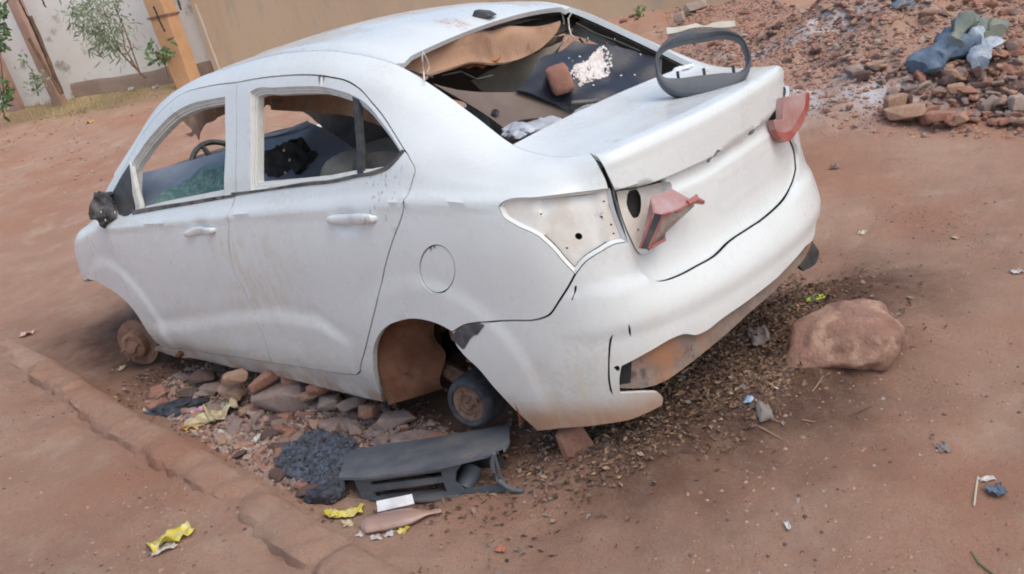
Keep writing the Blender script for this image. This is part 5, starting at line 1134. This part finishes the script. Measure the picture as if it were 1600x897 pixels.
# boulder right of the bumper
def boulder():
    g = on_ground(1318, 545); d = np.linalg.norm(g-CC); s = 186*d/CF
    bm = bmesh.new(); bmesh.ops.create_icosphere(bm, subdivisions=5, radius=1); co = np.array([v.co[:] for v in bm.verts])
    co = np.sign(co)*np.abs(co)**.9; rp = np.random.RandomState(6)
    for _ in range(16):
        nn_ = rp.normal(size=3); nn_ /= np.linalg.norm(nn_); hh_ = rp.uniform(.66, .92); q_ = co @ nn_; co = co-np.maximum(q_-hh_, 0)[:, None]*nn_*.92
    e = 1+.10*fbm(co, .8, 5, 31)+.075*fbm(co, .24, 5, 33); co = co*e[:, None]
    rtv = CR[0].copy(); rtv[2] = 0; rtv /= np.linalg.norm(rtv); fw = np.array([-rtv[1], rtv[0], 0])
    tap = 1-.35*smooth(.2, 1.1, co[:, 2]); co[:, 0] = co[:, 0]*tap; co[:, 1] *= tap; co[:, 2] = np.where(co[:, 2] > .55, .55+(co[:, 2]-.55)*.45, co[:, 2])
    P = co[:, :1]*rtv*s*.57+co[:, 1:2]*fw*s*.42+co[:, 2:]*np.array([0, 0, 1])*s*.37; P = P+g+np.array([0, 0, s*.06]); P[:, 2] += ((P-g) @ rtv)*.10
    for v, q in zip(bm.verts, P): v.co = q
    me = bpy.data.meshes.new('boulder'); bm.to_mesh(me); bm.free(); me.materials.append(mat('boulder_stone', (.36, .20, .145), .95, (.26, .145, .11), 6, layers=[((.44, .28, .20), 7, .5, .62), ((.13, .06, .04), 5, .60, .72), ((.27, .22, .20), 9, .60, .72)], bump_=.018, bscale=26))
    me.polygons.foreach_set('use_smooth', [True]*len(me.polygons)); tag(link(bpy.data.objects.new('boulder', me)), 'large rounded reddish-brown boulder on the dirt right of the rear bumper', 'boulder')
boulder()
# propping stones under the sill: traced one by one
U = 'under the car sill'
props = [(366, 590, 44, 'flat tan brick piece on top of the pile, touching the sill', (1, .6, .40), 2, .16), (362, 612, 46, 'tan blocky stone below the topmost brick piece of the sill pile', (1, .7, .62), 2, .07),
 (412, 592, 52, 'orange-red brick piece wedged against the sill, right of the topmost tan one', (1, .6, .42), 0, .14), (446, 622, 100, 'big flat grey-brown slab in the middle of the pile under the sill', (1, .55, .50), 1, .04),
 (330, 612, 34, 'grey angular stone at the left end of the sill pile', (1, .8, .55), 1, .01), (345, 640, 44, 'flat brown stone lying below the left end of the sill pile', (1, .7, .4), 1, -.01),
 (482, 618, 40, 'long tan brick shard leaning right of the big grey slab', (1, .32, .32), 2, .08), (500, 605, 44, 'red brick block under the sill behind the leaning tan shard', (1, .6, .5), 0, .12), (514, 628, 42, 'pale blocky stone right of the leaning tan shard', (1, .7, .5), 3, .05),
 (548, 630, 52, 'long brown shard among the stones just left of the wheel arch', (1, .35, .35), 1, .07), (575, 642, 34, 'dark red brick block below the front corner of the rear wheel arch', (1, .7, .6), 0, .07), (532, 665, 66, 'wide flat grey slab on the litter left of the black plastic panel', (1, .5, .22), 1, .0),
 (620, 660, 70, 'broad brown slab lying in the rear wheel arch shadow', (1, .6, .35), 1, .02), (650, 690, 90, 'large flat grey-brown stone in front of the brake drum', (1, .5, .25), 1, .0), (690, 700, 60, 'crumbling red mud brick below the brake drum', (1, .7, .5), 0, .01), (632, 668, 16, 'small orange brick chip on the stone in front of the brake drum', (1, .7, .6), 0, .10),
 (300, 622, 40, 'dark grey stone under the front end of the sill', (1, .7, .5), 4, .0), (318, 590, 40, 'brown stone in the shade behind the left end of the sill pile', (1, .7, .5), 4, .05), (900, 690, 64, 'upright brown brick propping the left corner of the rear bumper', (.9, .6, 1.0), 0, .04),
 (462, 590, 50, 'red-brown brick under the sill above the big grey slab', (1, .6, .5), 0, .10), (440, 660, 34, 'small flat brown stone in front of the big grey slab', (1, .7, .4), 1, 0), (480, 650, 30, 'small reddish stone beside the white shell', (1, .5, .5), 0, 0)]
for k, (px, py, w_, lb, dm, mi, lf) in enumerate(props):
    rr = random.Random(k); stone_px(px, py, w_, 'brick_piece' if 'brick' in lb else 'stone', lb, 'brick' if 'brick' in lb else 'stone', None, k, dm, STM[mi], lift=lf, rz=rr.uniform(-.4, .4)+math.atan2(CR[0][1], CR[0][0]), tilt=(rr.uniform(-.2, .2), rr.uniform(-.25, .25)), sink=.5 if lf > .03 else .3)
# stones in the litter strip between the kerb and the car
strip = np.array([(225, 632), (262, 600), (330, 575), (460, 600), (600, 640), (690, 680), (545, 706), (525, 745), (500, 780), (420, 745), (330, 690)], float)
def scatter(n, poly, smin, smax, seed, name, label, cat, group, power=2.5, lift=0, pool=None):
    rr = random.Random(seed); c = 0; lo, hi = poly.min(0), poly.max(0)
    while c < n:
        a = np.array([[rr.uniform(lo[0], hi[0]), rr.uniform(lo[1], hi[1])]])
        if not pip(poly, a)[0]: continue
        g = on_ground(*a[0]); s = smin+(smax-smin)*rr.random()**power
        put(rr.choice(pool or ROCKS), name, g+np.array([0, 0, s*.10+lift*rr.random()]), (s, s*rr.uniform(.7, 1.1), s*rr.uniform(.8, 1.4)), rr.uniform(0, 6.28), label, cat, group, rr.uniform(-.4, .4), rr.uniform(-.4, .4)); c += 1
RG = [rock_mesh('stone', 150+i, (1, [.6, .75, .5][i % 3], [.25, .4, .22, .5][i % 4]), STM[[1, 4, 1, 1, 1, 2, 3, 0][i]]) for i in range(8)]
scatter(290, strip, .020, .12, 5, 'stone', 'one of many small broken stones in the litter strip between kerb and car', 'stone', 'small stones in the strip between kerb and car', 2.0, pool=RG)
heap = np.array([(1380, 190), (1400, 150), (1330, 120), (1400, 95), (1480, 100), (1600, 60), (1610, 205), (1500, 200)], float)
scatter(270, heap, .035, .15, 6, 'brick_rubble', 'one of many reddish brick lumps in the heap at the upper right', 'rubble', 'brick lumps in the heap at the upper right', 1.6, .05)
upper = np.array([(940, 30), (1100, 0), (1610, 0), (1610, 60), (1480, 90), (1300, 110), (1150, 95), (1090, 90)], float)
scatter(200, upper, .03, .12, 8, 'brick_rubble', 'one of the scattered stones on the slope behind the boot', 'rubble', 'scattered stones on the slope behind the boot', 2.0, .02)
# named larger pieces on the heap
for k, (px, py, w_, lb, dm, mi) in enumerate([(1400, 165, 34, 'pale tan brick lump at the left foot of the heap', (1, .8, .7), 2), (1415, 180, 60, 'long tan mud slab at the lower left foot of the heap', (1, .5, .35), 2), (1468, 186, 44, 'red-brown slab at the lower middle of the heap', (1, .6, .4), 0),
        (1590, 168, 34, 'pale sandy stone at the right picture edge of the heap', (1, .7, .7), 3), (1493, 143, 26, 'orange-tan block in the middle of the heap', (1, .6, .6), 2), (1371, 68, 12, 'bright white pebble above the heap', (1, .8, .8), 3), (1306, 76, 12, 'pale cream pebble left of the white pebble on the slope', (1, .8, .8), 3), (1086, 14, 36, 'pale flat stone behind the lamp surround strip', (1, .4, .4), 3), (1062, 32, 18, 'pale block on the slope above the cream strip', (1, .8, .9), 3), (1453, 22, 28, 'tan stone on the slope left of the heap of clothes', (1, .5, .4), 2)]):
    stone_px(px, py, w_, 'stone', lb, 'stone', None, 60+k, dm, STM[mi], lift=.06)
# loose gravel and crumbs: beyond counting
def crumbs(name, n, poly, s0, s1, m, label, seed, dens=None, flat=1.0, power=3, up=0):
    rs_ = np.random.RandomState(seed); lo, hi = poly.min(0), poly.max(0); pts = []
    while len(pts) < n:
        a = rs_.uniform(lo, hi, (4000, 2)); a = a[pip(poly, a)]
        if dens is not None: a = a[rs_.rand(len(a)) < dens(a)]
        pts += list(a)
    pts = np.array(pts[:n]); hz = H(pts[:, 0], pts[:, 1])+up*rs_.rand(len(pts)); s = s0+(s1-s0)*rs_.rand(n)**power
    base = np.array([(1, 0, 0), (.3, .9, 0), (-.8, .5, 0), (-.7, -.6, 0), (.4, -.9, 0), (.1, .1, .7), (-.2, 0, -.4)]); a = rs_.rand(n)*6.28
    J = base[None]*(1+.35*rs_.uniform(-1, 1, (n, 7, 3))); ca, sa = np.cos(a)[:, None], np.sin(a)[:, None]
    Q = np.stack([J[..., 0]*ca-J[..., 1]*sa, J[..., 0]*sa+J[..., 1]*ca, J[..., 2]*flat], -1)*s[:, None, None]*.5; Q[..., 0] += pts[:, 0:1]; Q[..., 1] += pts[:, 1:2]; Q[..., 2] += hz[:, None]
    f = np.array([(0, 1, 5), (1, 2, 5), (2, 3, 5), (3, 4, 5), (4, 0, 5), (1, 0, 6), (2, 1, 6), (3, 2, 6), (4, 3, 6), (0, 4, 6)]); Fa = (f[None]+np.arange(n)[:, None, None]*7).reshape(-1, 3)
    me = bpy.data.meshes.new(name); me.from_pydata(Q.reshape(-1, 3).tolist(), [], Fa.tolist()); me.update()
    ms_ = m if isinstance(m, list) else [m]
    for q in ms_: me.materials.append(q)
    me.polygons.foreach_set('material_index', np.repeat(rs_.randint(0, len(ms_), n), 10).astype(np.int32))
    return tag(link(bpy.data.objects.new(name, me)), label, kind='stuff')
def G2(*pp): return np.array([on_ground(*p)[:2] for p in pp])
around = G2((0, 300), (10, 200), (500, 150), (1050, 80), (1200, 60), (1600, 60), (1600, 600), (1600, 895), (1100, 895), (640, 895), (0, 895))
crumbs('gravel', 7000, G2((-30, 560), (-30, 915), (1640, 915), (1640, 300), (1250, 260), (900, 330), (500, 500)), .003, .020, [mat('earth_crumb', (.34, .20, .14), .95), mat('earth_crumb_dark', (.22, .13, .09), .95), mat('earth_crumb_mid', (.38, .24, .175), .95), mat('earth_crumb_red', (.30, .15, .105), .95), STM[4], mat('earth_crumb_grey', (.30, .23, .20), .95)], 'small gravel and crumbs on the near dirt', 3, lambda a: .08+.92*np.clip(fbm(a, .6, 3, 41)*1.4+.15, 0, 1)**1.5, power=4)
crumbs('gravel', 20000, G2((1050, 100), (1040, 20), (1150, -5), (1640, -5), (1640, 215), (1400, 215), (1250, 190)), .012, .055, [STM[0], STM[0], STM[2], STM[1], STM[4]], 'rubble crumbs covering the slope behind the boot', 4, lambda a: .35+.65*np.clip(vnoise(a, .9, 43)+.35, 0, 1), power=2.2)
crumbs('gravel', 1500, G2((-30, 280), (-30, 190), (300, 135), (420, 130), (300, 330)), .01, .05, [STM[0], STM[2], STM[1], STM[3]], 'crumbs on the far dirt left of the car', 6, power=3)
crumbs('gravel', 8000, G2((225, 632), (262, 590), (330, 565), (600, 620), (760, 690), (545, 706), (510, 790), (420, 755), (330, 700)), .006, .035, [STM[1], STM[1], STM[1], STM[3], STM[4], STM[0]], 'broken grit filling the strip between kerb and car', 7, power=2.2)
_a, _b = on_ground(900, 700)[:2], on_ground(1240, 480)[:2]; LC = (_a+_b)/2; _e = (_b-_a)/np.linalg.norm(_b-_a); LRm = np.array([[_e[0], -_e[1]], [_e[1], _e[0]]])
lm = [mat('dry_leaf', (.20, .12, .075), .9), mat('dark_leaf', (.10, .06, .04), .9), mat('tan_leaf', (.33, .22, .14), .9), mat('grey_leaf', (.22, .18, .16), .9)]
def litter(name, n, fnxy, s0, s1, label, seed):
    rs_ = np.random.RandomState(seed); p = fnxy(rs_, n); hz = H(p[:, 0], p[:, 1]); V = []; Fa = []
    for i in range(n):
        s = rs_.uniform(s0, s1)*.5; a = rs_.rand(3)*6.28; d = Vector((math.cos(a[0]), math.sin(a[0]), rs_.uniform(-.3, .6))).normalized(); q = d.cross(Vector((rs_.normal(), rs_.normal(), 1.5))).normalized(); c = Vector((p[i, 0], p[i, 1], hz[i]+rs_.uniform(.0, .012))); n_ = d.cross(q); w_ = rs_.uniform(.25, .7)
        b = len(V); V += [c-d*s, c+q*s*w_-n_*s*.2, c+d*s, c-q*s*w_-n_*s*.2, c+n_*s*.15]; Fa += [(b, b+1, b+4), (b+1, b+2, b+4), (b+2, b+3, b+4), (b+3, b, b+4)]
    me = bpy.data.meshes.new(name); me.from_pydata([tuple(v) for v in V], [], Fa); me.update()
    for q in lm: me.materials.append(q)
    me.polygons.foreach_set('material_index', np.repeat(rs_.choice(4, n, p=[.34, .34, .20, .12]), 4).astype(np.int32)); return tag(link(bpy.data.objects.new(name, me)), label, kind='stuff')
crumbs('gravel', 6000, G2((800, 720), (900, 660), (1250, 420), (1300, 460), (1230, 640), (1100, 720), (900, 780)), .006, .030, [lm[0], lm[1], STM[4], lm[1], mat('dark_crumb', (.15, .09, .065), .95)], 'earth crumbs mixed with the leaf litter below the bumper', 17, lambda a: .2+.8*np.clip(vnoise(a, .2, 47)+.4, 0, 1), power=3)
litter('leaf_litter', 11000, lambda r, n: LC+(r.normal(size=(n, 2))*[.40, .17]) @ LRm.T+r.normal(size=(n, 2))*.06, .006, .032, 'dry leaves and crumbs on the dark soil below the rear bumper', 3)
litter('leaf_litter', 1800, lambda r, n: np.stack([r.uniform(.6, 3.2, n), r.normal(.85, .16, n)], -1), .010, .035, 'dry leaves among the stones beside the sill', 5)

# ------------------------------------------------------------------ black plastic panel lying by the brake drum
b0 = on_ground(568, 782); b1 = on_ground(819, 768); dv_ = (b1-b0); dv_[2] = 0; dv_ /= np.linalg.norm(dv_); sn = np.cross(dv_, [0, 0, 1]); sn = sn if sn @ (CC-b0) > 0 else -sn
pl = empty('plastic_debris', tuple(b0), 'black broken plastic car panel with square openings lying in front of the brake drum', 'car debris')
M['dusty'] = mat('dusty_black_plastic', (.075, .088, .108), .55, (.16, .16, .165), 4, layers=[((.20, .17, .15), 8, .58, .72), ((.30, .28, .26), 60, .66, .72)], bump_=.0012, bscale=60)
H1 = [(536, 750), (578, 747), (558, 779), (540, 779)]; 
H1 = [(537, 750), (552, 748), (564, 776), (541, 783)]
H2 = [(578, 753), (689, 737), (691, 745), (580, 758)]; H3 = [(583, 769), (693, 754), (699, 769), (590, 782)]; H4 = [(712, 738), (724, 722), (771, 712), (777, 735), (782, 757), (724, 766), (711, 754)]
plate('side_web', [(530, 746), (560, 745), (610, 740), (686, 728), (761, 711), (772, 709), (780, 735), (790, 768), (711, 779), (661, 786), (570, 790), (534, 789)], b0, sn, M['dusty'], pl, thick=.010, holes=[H1, H2, H3, H4], step=.02, corners=True)
zt = on_plane(686, 728, b0, sn)[2]
tA = on_plane(535, 745, b0, sn); tB = on_plane(765, 711, b0, sn); up_ = np.cross(np.cross(dv_, [0, 0, 1]), tB-tA); nt_ = np.cross(tB-tA, sn+np.array([0, 0, .10])); 
plate('top_plate', [(529, 746), (560, 746), (610, 741), (686, 729), (761, 711), (789, 701), (796, 688), (795, 663), (673, 684), (600, 694), (545, 704), (537, 722)], (tA+tB)/2, nt_, M['dusty'], pl, thick=.010, step=.02, corners=True)
back = b0-sn*.13
plate('back_web', [(562, 742), (780, 712), (805, 745), (566, 778)], back, sn, M['black'], pl, thick=.008, corners=True)
plate('bottom_flange', [(575, 779), (661, 782), (719, 775), (819, 768), (822, 738), (800, 737), (795, 745), (720, 760), (600, 772)], b0+np.array([0, 0, .012]), (0, 0, 1), M['dusty'], pl, thick=.008, corners=True)
ringp = [on_plane(x_, y_, b0+sn*.005, sn) for x_, y_ in [(772, 708), (769, 722), (771, 738), (778, 750), (790, 760), (803, 766), (818, 767)]]
MB().tube(ringp, .008, 8).build('curved_rib', M['dusty'], pl)
g = Matrix.Translation(on_plane(732, 750, b0-sn*.06, sn)); MB().lathe([(.0, .05), (.028, .05), (.034, .04), (.034, -.03), (.02, -.035)], g @ Matrix.Rotation(.9, 4, 'X'), 18).build('socket', M['dusty'], pl)
for k, (px, py, w_, lb) in enumerate([(645, 766, 90, 'rusty earth lump inside the long slot of the black panel'), (755, 745, 50, 'reddish earth lump inside the square opening of the black panel')]):
    stone_px(px, py-6, w_, 'earth_lump', lb, 'clod', None, 90+k, (1, .35, .25), STM[0], lift=.0, rz=math.atan2(dv_[1], dv_[0]), sink=.3)
# ------------------------------------------------------------------ litter items
M['paperw'] = mat('white_card', (.74, .74, .76), .7, (.62, .60, .60), 20); M['tanbag'] = mat('dusty_brown_plastic', (.36, .23, .18), .35, (.30, .19, .15), 8, coat=.4, bump_=.003, bscale=30)
M['blackbag'] = mat('black_bag_film', (.016, .018, .024), .3, (.05, .055, .07), 30, bump_=.008, bscale=60); M['yellow'] = mat('yellow_wrapper', (.60, .48, .04), .35, (.55, .50, .20), 25, bump_=.002, bscale=60)
M['orange'] = mat('orange_wrapper', (.62, .26, .04), .4, (.60, .45, .15), 20, bump_=.002); M['cellophane'] = mat('pale_wrapper', (.55, .50, .30), .35, (.42, .33, .20), 14, bump_=.004, bscale=50, coat=.4)
M['magenta'] = mat('magenta_wrapper', (.55, .08, .22), .4, (.60, .40, .48), 30); M['white'] = mat('white_scrap', (.60, .58, .56), .6, (.45, .41, .38), 30); M['ash'] = mat('burnt_ash', (.035, .04, .055), .8, (.09, .10, .12), 30, layers=[((.16, .14, .13), 45, .60, .7)], bump_=.01, bscale=60)
M['blue'] = mat('faded_denim', (.075, .11, .16), .9, (.13, .18, .24), 10, bump_=.004, bscale=60); M['teal'] = mat('faded_olive_teal_cloth', (.15, .19, .18), .9, (.24, .25, .19), 7, bump_=.005, bscale=40); M['green'] = mat('lime_wrapper', (.42, .58, .03), .4)
M['lblue'] = mat('light_blue_plastic', (.30, .42, .58), .4); M['shell'] = M['shell']
def sheet(name, px, py, wpx, hpx, m, label, cat, rot=0, amp=.25, seed=0, lift=.004, nx=14, ny=8, curl=0., parent=None):
    """a crumpled flat scrap lying on the ground"""
    g = on_ground(px, py); d = np.linalg.norm(g-CC); s = d/CF; w_, h_ = wpx*s, hpx*s/.42; rt = CR[0].copy(); rt[2] = 0; rt /= np.linalg.norm(rt); fw = np.array([-rt[1], rt[0], 0]); fw = fw if fw @ CR[2] > 0 else -fw
    V = []
    for j in range(ny+1):
        for i in range(nx+1):
            a, b = i/nx-.5, j/ny-.5; e = 1+.18*float(vnoise(np.array([a*4+seed, b*4.]), 1, seed)); c, s_ = math.cos(rot), math.sin(rot); X, Y = a*w_*e, b*h_*e; p = g+rt*(X*c-Y*s_)+fw*(X*s_+Y*c)
            hh = amp*min(w_, h_)*(abs(float(fbm(np.array([a*w_, b*h_])*1.0, max(min(w_, h_)*.55, .006), 3, seed)))+curl*(4*a*a)); V.append((p[0], p[1], float(H(p[0], p[1], False))+lift+hh))
    mb = MB(); mb.add(V, [(j*(nx+1)+i, j*(nx+1)+i+1, (j+1)*(nx+1)+i+1, (j+1)*(nx+1)+i) for j in range(ny) for i in range(nx)])
    o = mb.build(name, m, parent, 40); md = o.modifiers.new('thick', 'SOLIDIFY'); md.thickness = .0015; return tag(o, label, cat)
card = np.array([(588, 783), (643, 772), (647, 787), (590, 800)]); cp = on_ground(615, 797, .01); cc_ = plate('paper_card', [tuple(p) for p in card], cp+sn*.03, sn+np.array([0, 0, .9]), M['paperw'], None, thick=.004, corners=True); tag(cc_, 'white folded card leaning against the black plastic panel', 'card')
# flattened brown plastic bottle
ba, bb_ = on_ground(566, 822, .02), on_ground(690, 797, .02); mb = MB(); nB = 24; pts = [ba+(bb_-ba)*i/nB for i in range(nB+1)]; rad = [1.3*q for q in [.022, .034, .037, .036, .037, .036, .037, .038, .037, .036, .037, .036, .036, .035, .034, .032, .028, .023, .018, .013, .010, .010, .011, .011, .010]]
ax = (bb_-ba)/np.linalg.norm(bb_-ba); sd = np.cross(ax, [0, 0, 1])
V = [pts[i]+sd*rad[i]*math.cos(a)*(1.0)+np.array([0, 0, 1])*rad[i]*.45*math.sin(a) for i in range(nB+1) for a in np.linspace(0, 2*math.pi, 17)[:-1]]
mb.add(V, [(i*16+k, i*16+(k+1) % 16, (i+1)*16+(k+1) % 16, (i+1)*16+k) for i in range(nB) for k in range(16)]+[tuple(range(16)), tuple(nB*16+k for k in range(16))]); tag(mb.build('plastic_bottle', M['tanbag']), 'flattened dusty brown plastic bottle below the white card', 'bottle')
def gbag(name, px, py, wpx, hfac, m, label, cat, seed, rot=0, dfac=.6, amp=.45, lift=0):
    g = on_ground(px, py, lift); s = wpx*np.linalg.norm(g-CC)/CF/2; a = math.atan2(CR[0][1], CR[0][0])+rot; return bag(name, g+np.array([0, 0, s*hfac*.35]), (s, s*dfac, s*hfac), m, label, cat, seed, a, amp)
gbag('plastic_bag', 512, 778, 60, .55, M['blackbag'], 'crumpled shiny black bag left of the black plastic panel', 'plastic bag', 11)
crumbs('ash', 6500, G2((435, 735), (455, 700), (500, 682), (560, 695), (548, 740), (530, 775), (480, 768)), .008, .036, [M['ash'], M['ash'], M['blackbag'], mat('blue_ash', (.07, .09, .13), .8)], 'bluish-black ash and burnt bits left of the black plastic panel', 31, lambda a: np.clip(fbm(a, .25, 3, 51)*2+.6, 0.02, 1), 1.0, 1.6, .035)
gbag('black_rag', 277, 640, 70, .22, M['blackbag'], 'flat black plastic rag on the kerb side of the strip, furthest left', 'rag', 13, .1, .5, .5)
gbag('wrapper', 318, 660, 48, .35, M['cellophane'], 'pale yellow cellophane wrapper lying across the kerb side litter', 'wrapper', 15, .5, .5, .5)
sheet('wrapper', 300, 669, 24, 10, M['orange'], 'bright orange wrapper at the end of the pale cellophane', 'wrapper', .1, .35, 3); sheet('wrapper', 312, 645, 22, 8, M['magenta'], 'magenta and white wrapper behind the cellophane', 'wrapper', .6, .4, 4)
sheet('wrapper', 350, 648, 46, 16, M['cellophane'], 'crumpled beige wrapper right of the magenta one', 'wrapper', .5, .5, 5)
sheet('wrapper', 542, 805, 52, 9, M['yellow'], 'yellow sachet below the black bag', 'wrapper', .35, .35, 6); sheet('wrapper', 520, 806, 18, 12, M['yellow'], 'bright yellow twisted sachet end left of the yellow sachet', 'wrapper', 1.2, .5, 7)
sheet('wrapper', 268, 846, 62, 16, M['yellow'], 'yellow and clear crumpled wrapper on the dirt left of the kerb', 'wrapper', .75, .4, 8); sheet('wrapper', 256, 862, 34, 9, M['white'], 'white torn strip beside the yellow wrapper on the near dirt', 'scrap', .7, .3, 9)
sheet('wrapper', 1273, 468, 28, 5, M['green'], 'lime green flat wrapper strip above the boulder', 'wrapper', -.05, .05, 10, nx=6, ny=3)
stone_px(418, 640, 17, 'shell_piece', 'white pointed shell-like chip in front of the sill pile', 'chip', None, 81, (.8, .7, 1.0), M['white'], sink=.1)
for k, (px, py, w_, h_, m, lb) in enumerate([(350, 680, 20, 12, 'white', 'larger white scrap in the middle of the strip near the kerb'), (392, 693, 12, 9, 'white', 'white scrap beside a blue-tinted one in the strip'), (402, 688, 10, 12, 'white', 'upright white sliver in the strip'), (383, 708, 14, 8, 'white', 'lower white scrap above the ash'), (462, 685, 9, 7, 'white', 'tiny white scrap above the big ash patch'),
      (485, 650, 12, 9, 'white', 'white scrap beside the long grey slab'), (229, 643, 8, 7, 'white', 'white pellet at the left tip of the black rag'), (588, 843, 18, 9, 'white', 'white scrap by the kerb below the brown bottle'), (610, 838, 16, 9, 'white', 'greyish white scrap right of the white one below the bottle'), (631, 833, 18, 8, 'yellow', 'pale yellow scrap below the bottle neck'),
      (545, 822, 18, 9, 'cellophane', 'pale green lump below the yellow sachet'), (565, 838, 14, 8, 'white', 'dirty white scrap left of the kerb-side scraps'), (1171, 629, 15, 7, 'lblue', 'small light blue plastic scrap on the dirt below the bumper litter'), (1195, 652, 26, 12, 'leafgrey', 'large dry grey leaf on the dirt below the bumper'), (1185, 530, 34, 22, 'leafgrey', 'wide grey-brown leaf left of the boulder'),
      (1213, 608, 4, 4, 'white', 'tiny white cube-like crumb near the grey leaf'), (1472, 704, 18, 12, 'leafgrey', 'greyish stone chip on the right dirt'), (1542, 752, 26, 5, 'white', 'thin white plastic strip at the lower right'), (1558, 772, 26, 12, 'blue', 'dark blue-grey scrap beside the thin white strip'), (1231, 824, 9, 9, 'white', 'small white pebble on the lower dirt'), (1590, 427, 20, 6, 'white', 'white scrap cut by the right picture edge'),
      (1348, 366, 16, 5, 'cream2', 'thin pale splinter on the dirt right of the car'), (1491, 374, 9, 5, 'cellophane', 'tiny yellowish scrap on the dirt far right'), (1305, 262, 14, 7, 'leafgrey', 'dark brown scrap right of the tail light'), (43, 524, 22, 6, 'pinky', 'pale pink scrap at the left edge beyond the kerb'), (192, 577, 8, 8, 'cellophane', 'greenish pellet below the brake disc'), (208, 140, 14, 6, 'white', 'white bag far away in the dry grass'), (243, 137, 10, 5, 'white', 'second white bag in the far grass, right one'), (141, 193, 12, 5, 'orange', 'orange brick chip on the far dirt'), (783, 861, 12, 8, 'orange2', 'reddish clay crumb at the bottom centre')]):
    if m not in M: M[m] = {'leafgrey': mat('grey_leaf_b', (.20, .17, .155), .8), 'cream2': mat('splinter', (.50, .42, .32), .8), 'pinky': mat('pink_scrap', (.52, .34, .28), .7), 'orange2': mat('clay', (.42, .15, .10), .9)}[m]
    sheet('scrap' if 'leaf' not in lb else 'dry_leaf', px, py, w_*.85, h_*.8, M[m], lb, 'scrap' if 'leaf' not in lb else 'leaf', (k*1.3) % 2.0-.7 if w_ < 20 else 0, .4, 20+k, nx=8, ny=6)
MB_ = [on_ground(1528, 745, .006), on_ground(1525, 765, .006), on_ground(1522, 790, .006)]; tag(MB().tube(MB_, .003, 6).build('twig', M['cream2']), 'thin pale twig beside the white strip at the lower right', 'twig')
MB_ = [on_ground(1518, 862, .004), on_ground(1530, 880, .004), on_ground(1556, 900, .004)]; tag(MB().tube(MB_, [.004, .005, .004], 6).build('twig', mat('greenish_twig', (.16, .15, .08), .9)), 'greenish twig cut by the bottom picture edge', 'twig')
rr = random.Random(77)
for k in range(10):
    px, py = rr.gauss(1090, 110), rr.gauss(620, 40); a = on_ground(px, py, .008); an = rr.random()*6.28; L_ = rr.uniform(.03, .09); pts = [a+np.array([math.cos(an), math.sin(an), .0])*L_*t+np.array([0, 0, .006*math.sin(t*3+k)]) for t in (0, .35, .7, 1)]
    for p in pts: p[2] = float(H(p[0], p[1]))+.008
    tag(MB().tube(pts, [.0018, .0022, .002, .001], 5).build('twig', lm[2 if k % 3 else 1]), 'thin dry twig in the leaf litter below the rear bumper', 'twig', 'dry twigs in the leaf litter below the rear bumper')
# clothes on the heap
def cloth(name, path_px, r, m, label, lift, seed, flat=.5):
    pts = [on_ground(x_, y_, lift) for x_, y_ in path_px]; pts = [np.array(p) for p in crom(pts, 8)]; n = 20; mb = MB(); V = []
    for i, p in enumerate(pts):
        t = pts[min(i+1, len(pts)-1)]-pts[max(i-1, 0)]; t /= np.linalg.norm(t); s_ = np.cross(t, [0, 0, 1]); s_ /= np.linalg.norm(s_); q = i/(len(pts)-1); rad = np.interp(q, np.linspace(0, 1, len(r)), r)
        for k in range(n):
            a = 2*math.pi*k/n; w_ = s_*math.cos(a)*rad+np.array([0, 0, 1])*math.sin(a)*rad*flat; v = p+w_; v = v+w_*(.9*float(fbm(v, .14, 4, seed))+.55*abs(float(vnoise(v, .06, seed+3)))); V.append(v)
    mb.add(V, [(i*n+k, i*n+(k+1) % n, (i+1)*n+(k+1) % n, (i+1)*n+k) for i in range(len(pts)-1) for k in range(n)]+[tuple(range(n)), tuple((len(pts)-1)*n+k for k in range(n))]); return tag(mb.build(name, m, None, 40), label, 'clothing')
cloth('trousers', [(1428, 104), (1450, 90), (1480, 76), (1505, 62)], [.065, .095, .10, .105], M['blue'], 'blue denim trousers crumpled on the left side of the clothes pile', .08, 3)
cloth('shirt', [(1488, 66), (1510, 50), (1535, 40), (1548, 48)], [.06, .11, .125, .07], M['teal'], 'faded olive and teal shirt bunched on top of the clothes pile', .16, 5, .7)
cloth('plastic_sack', [(1530, 60), (1535, 80), (1530, 100)], [.07, .085, .05], mat('clear_blue_sack', (.24, .29, .36), .3, (.46, .50, .56), 14, bump_=.01, bscale=30), 'pale blue-white plastic sack hanging down the right side of the clothes pile', .12, 7, .8)['category'] = 'sack'
gbag('dark_bag', 1408, 12, 26, .5, M['blue'], 'dark grey bag at the top picture edge left of the clothes', 'bag', 16)
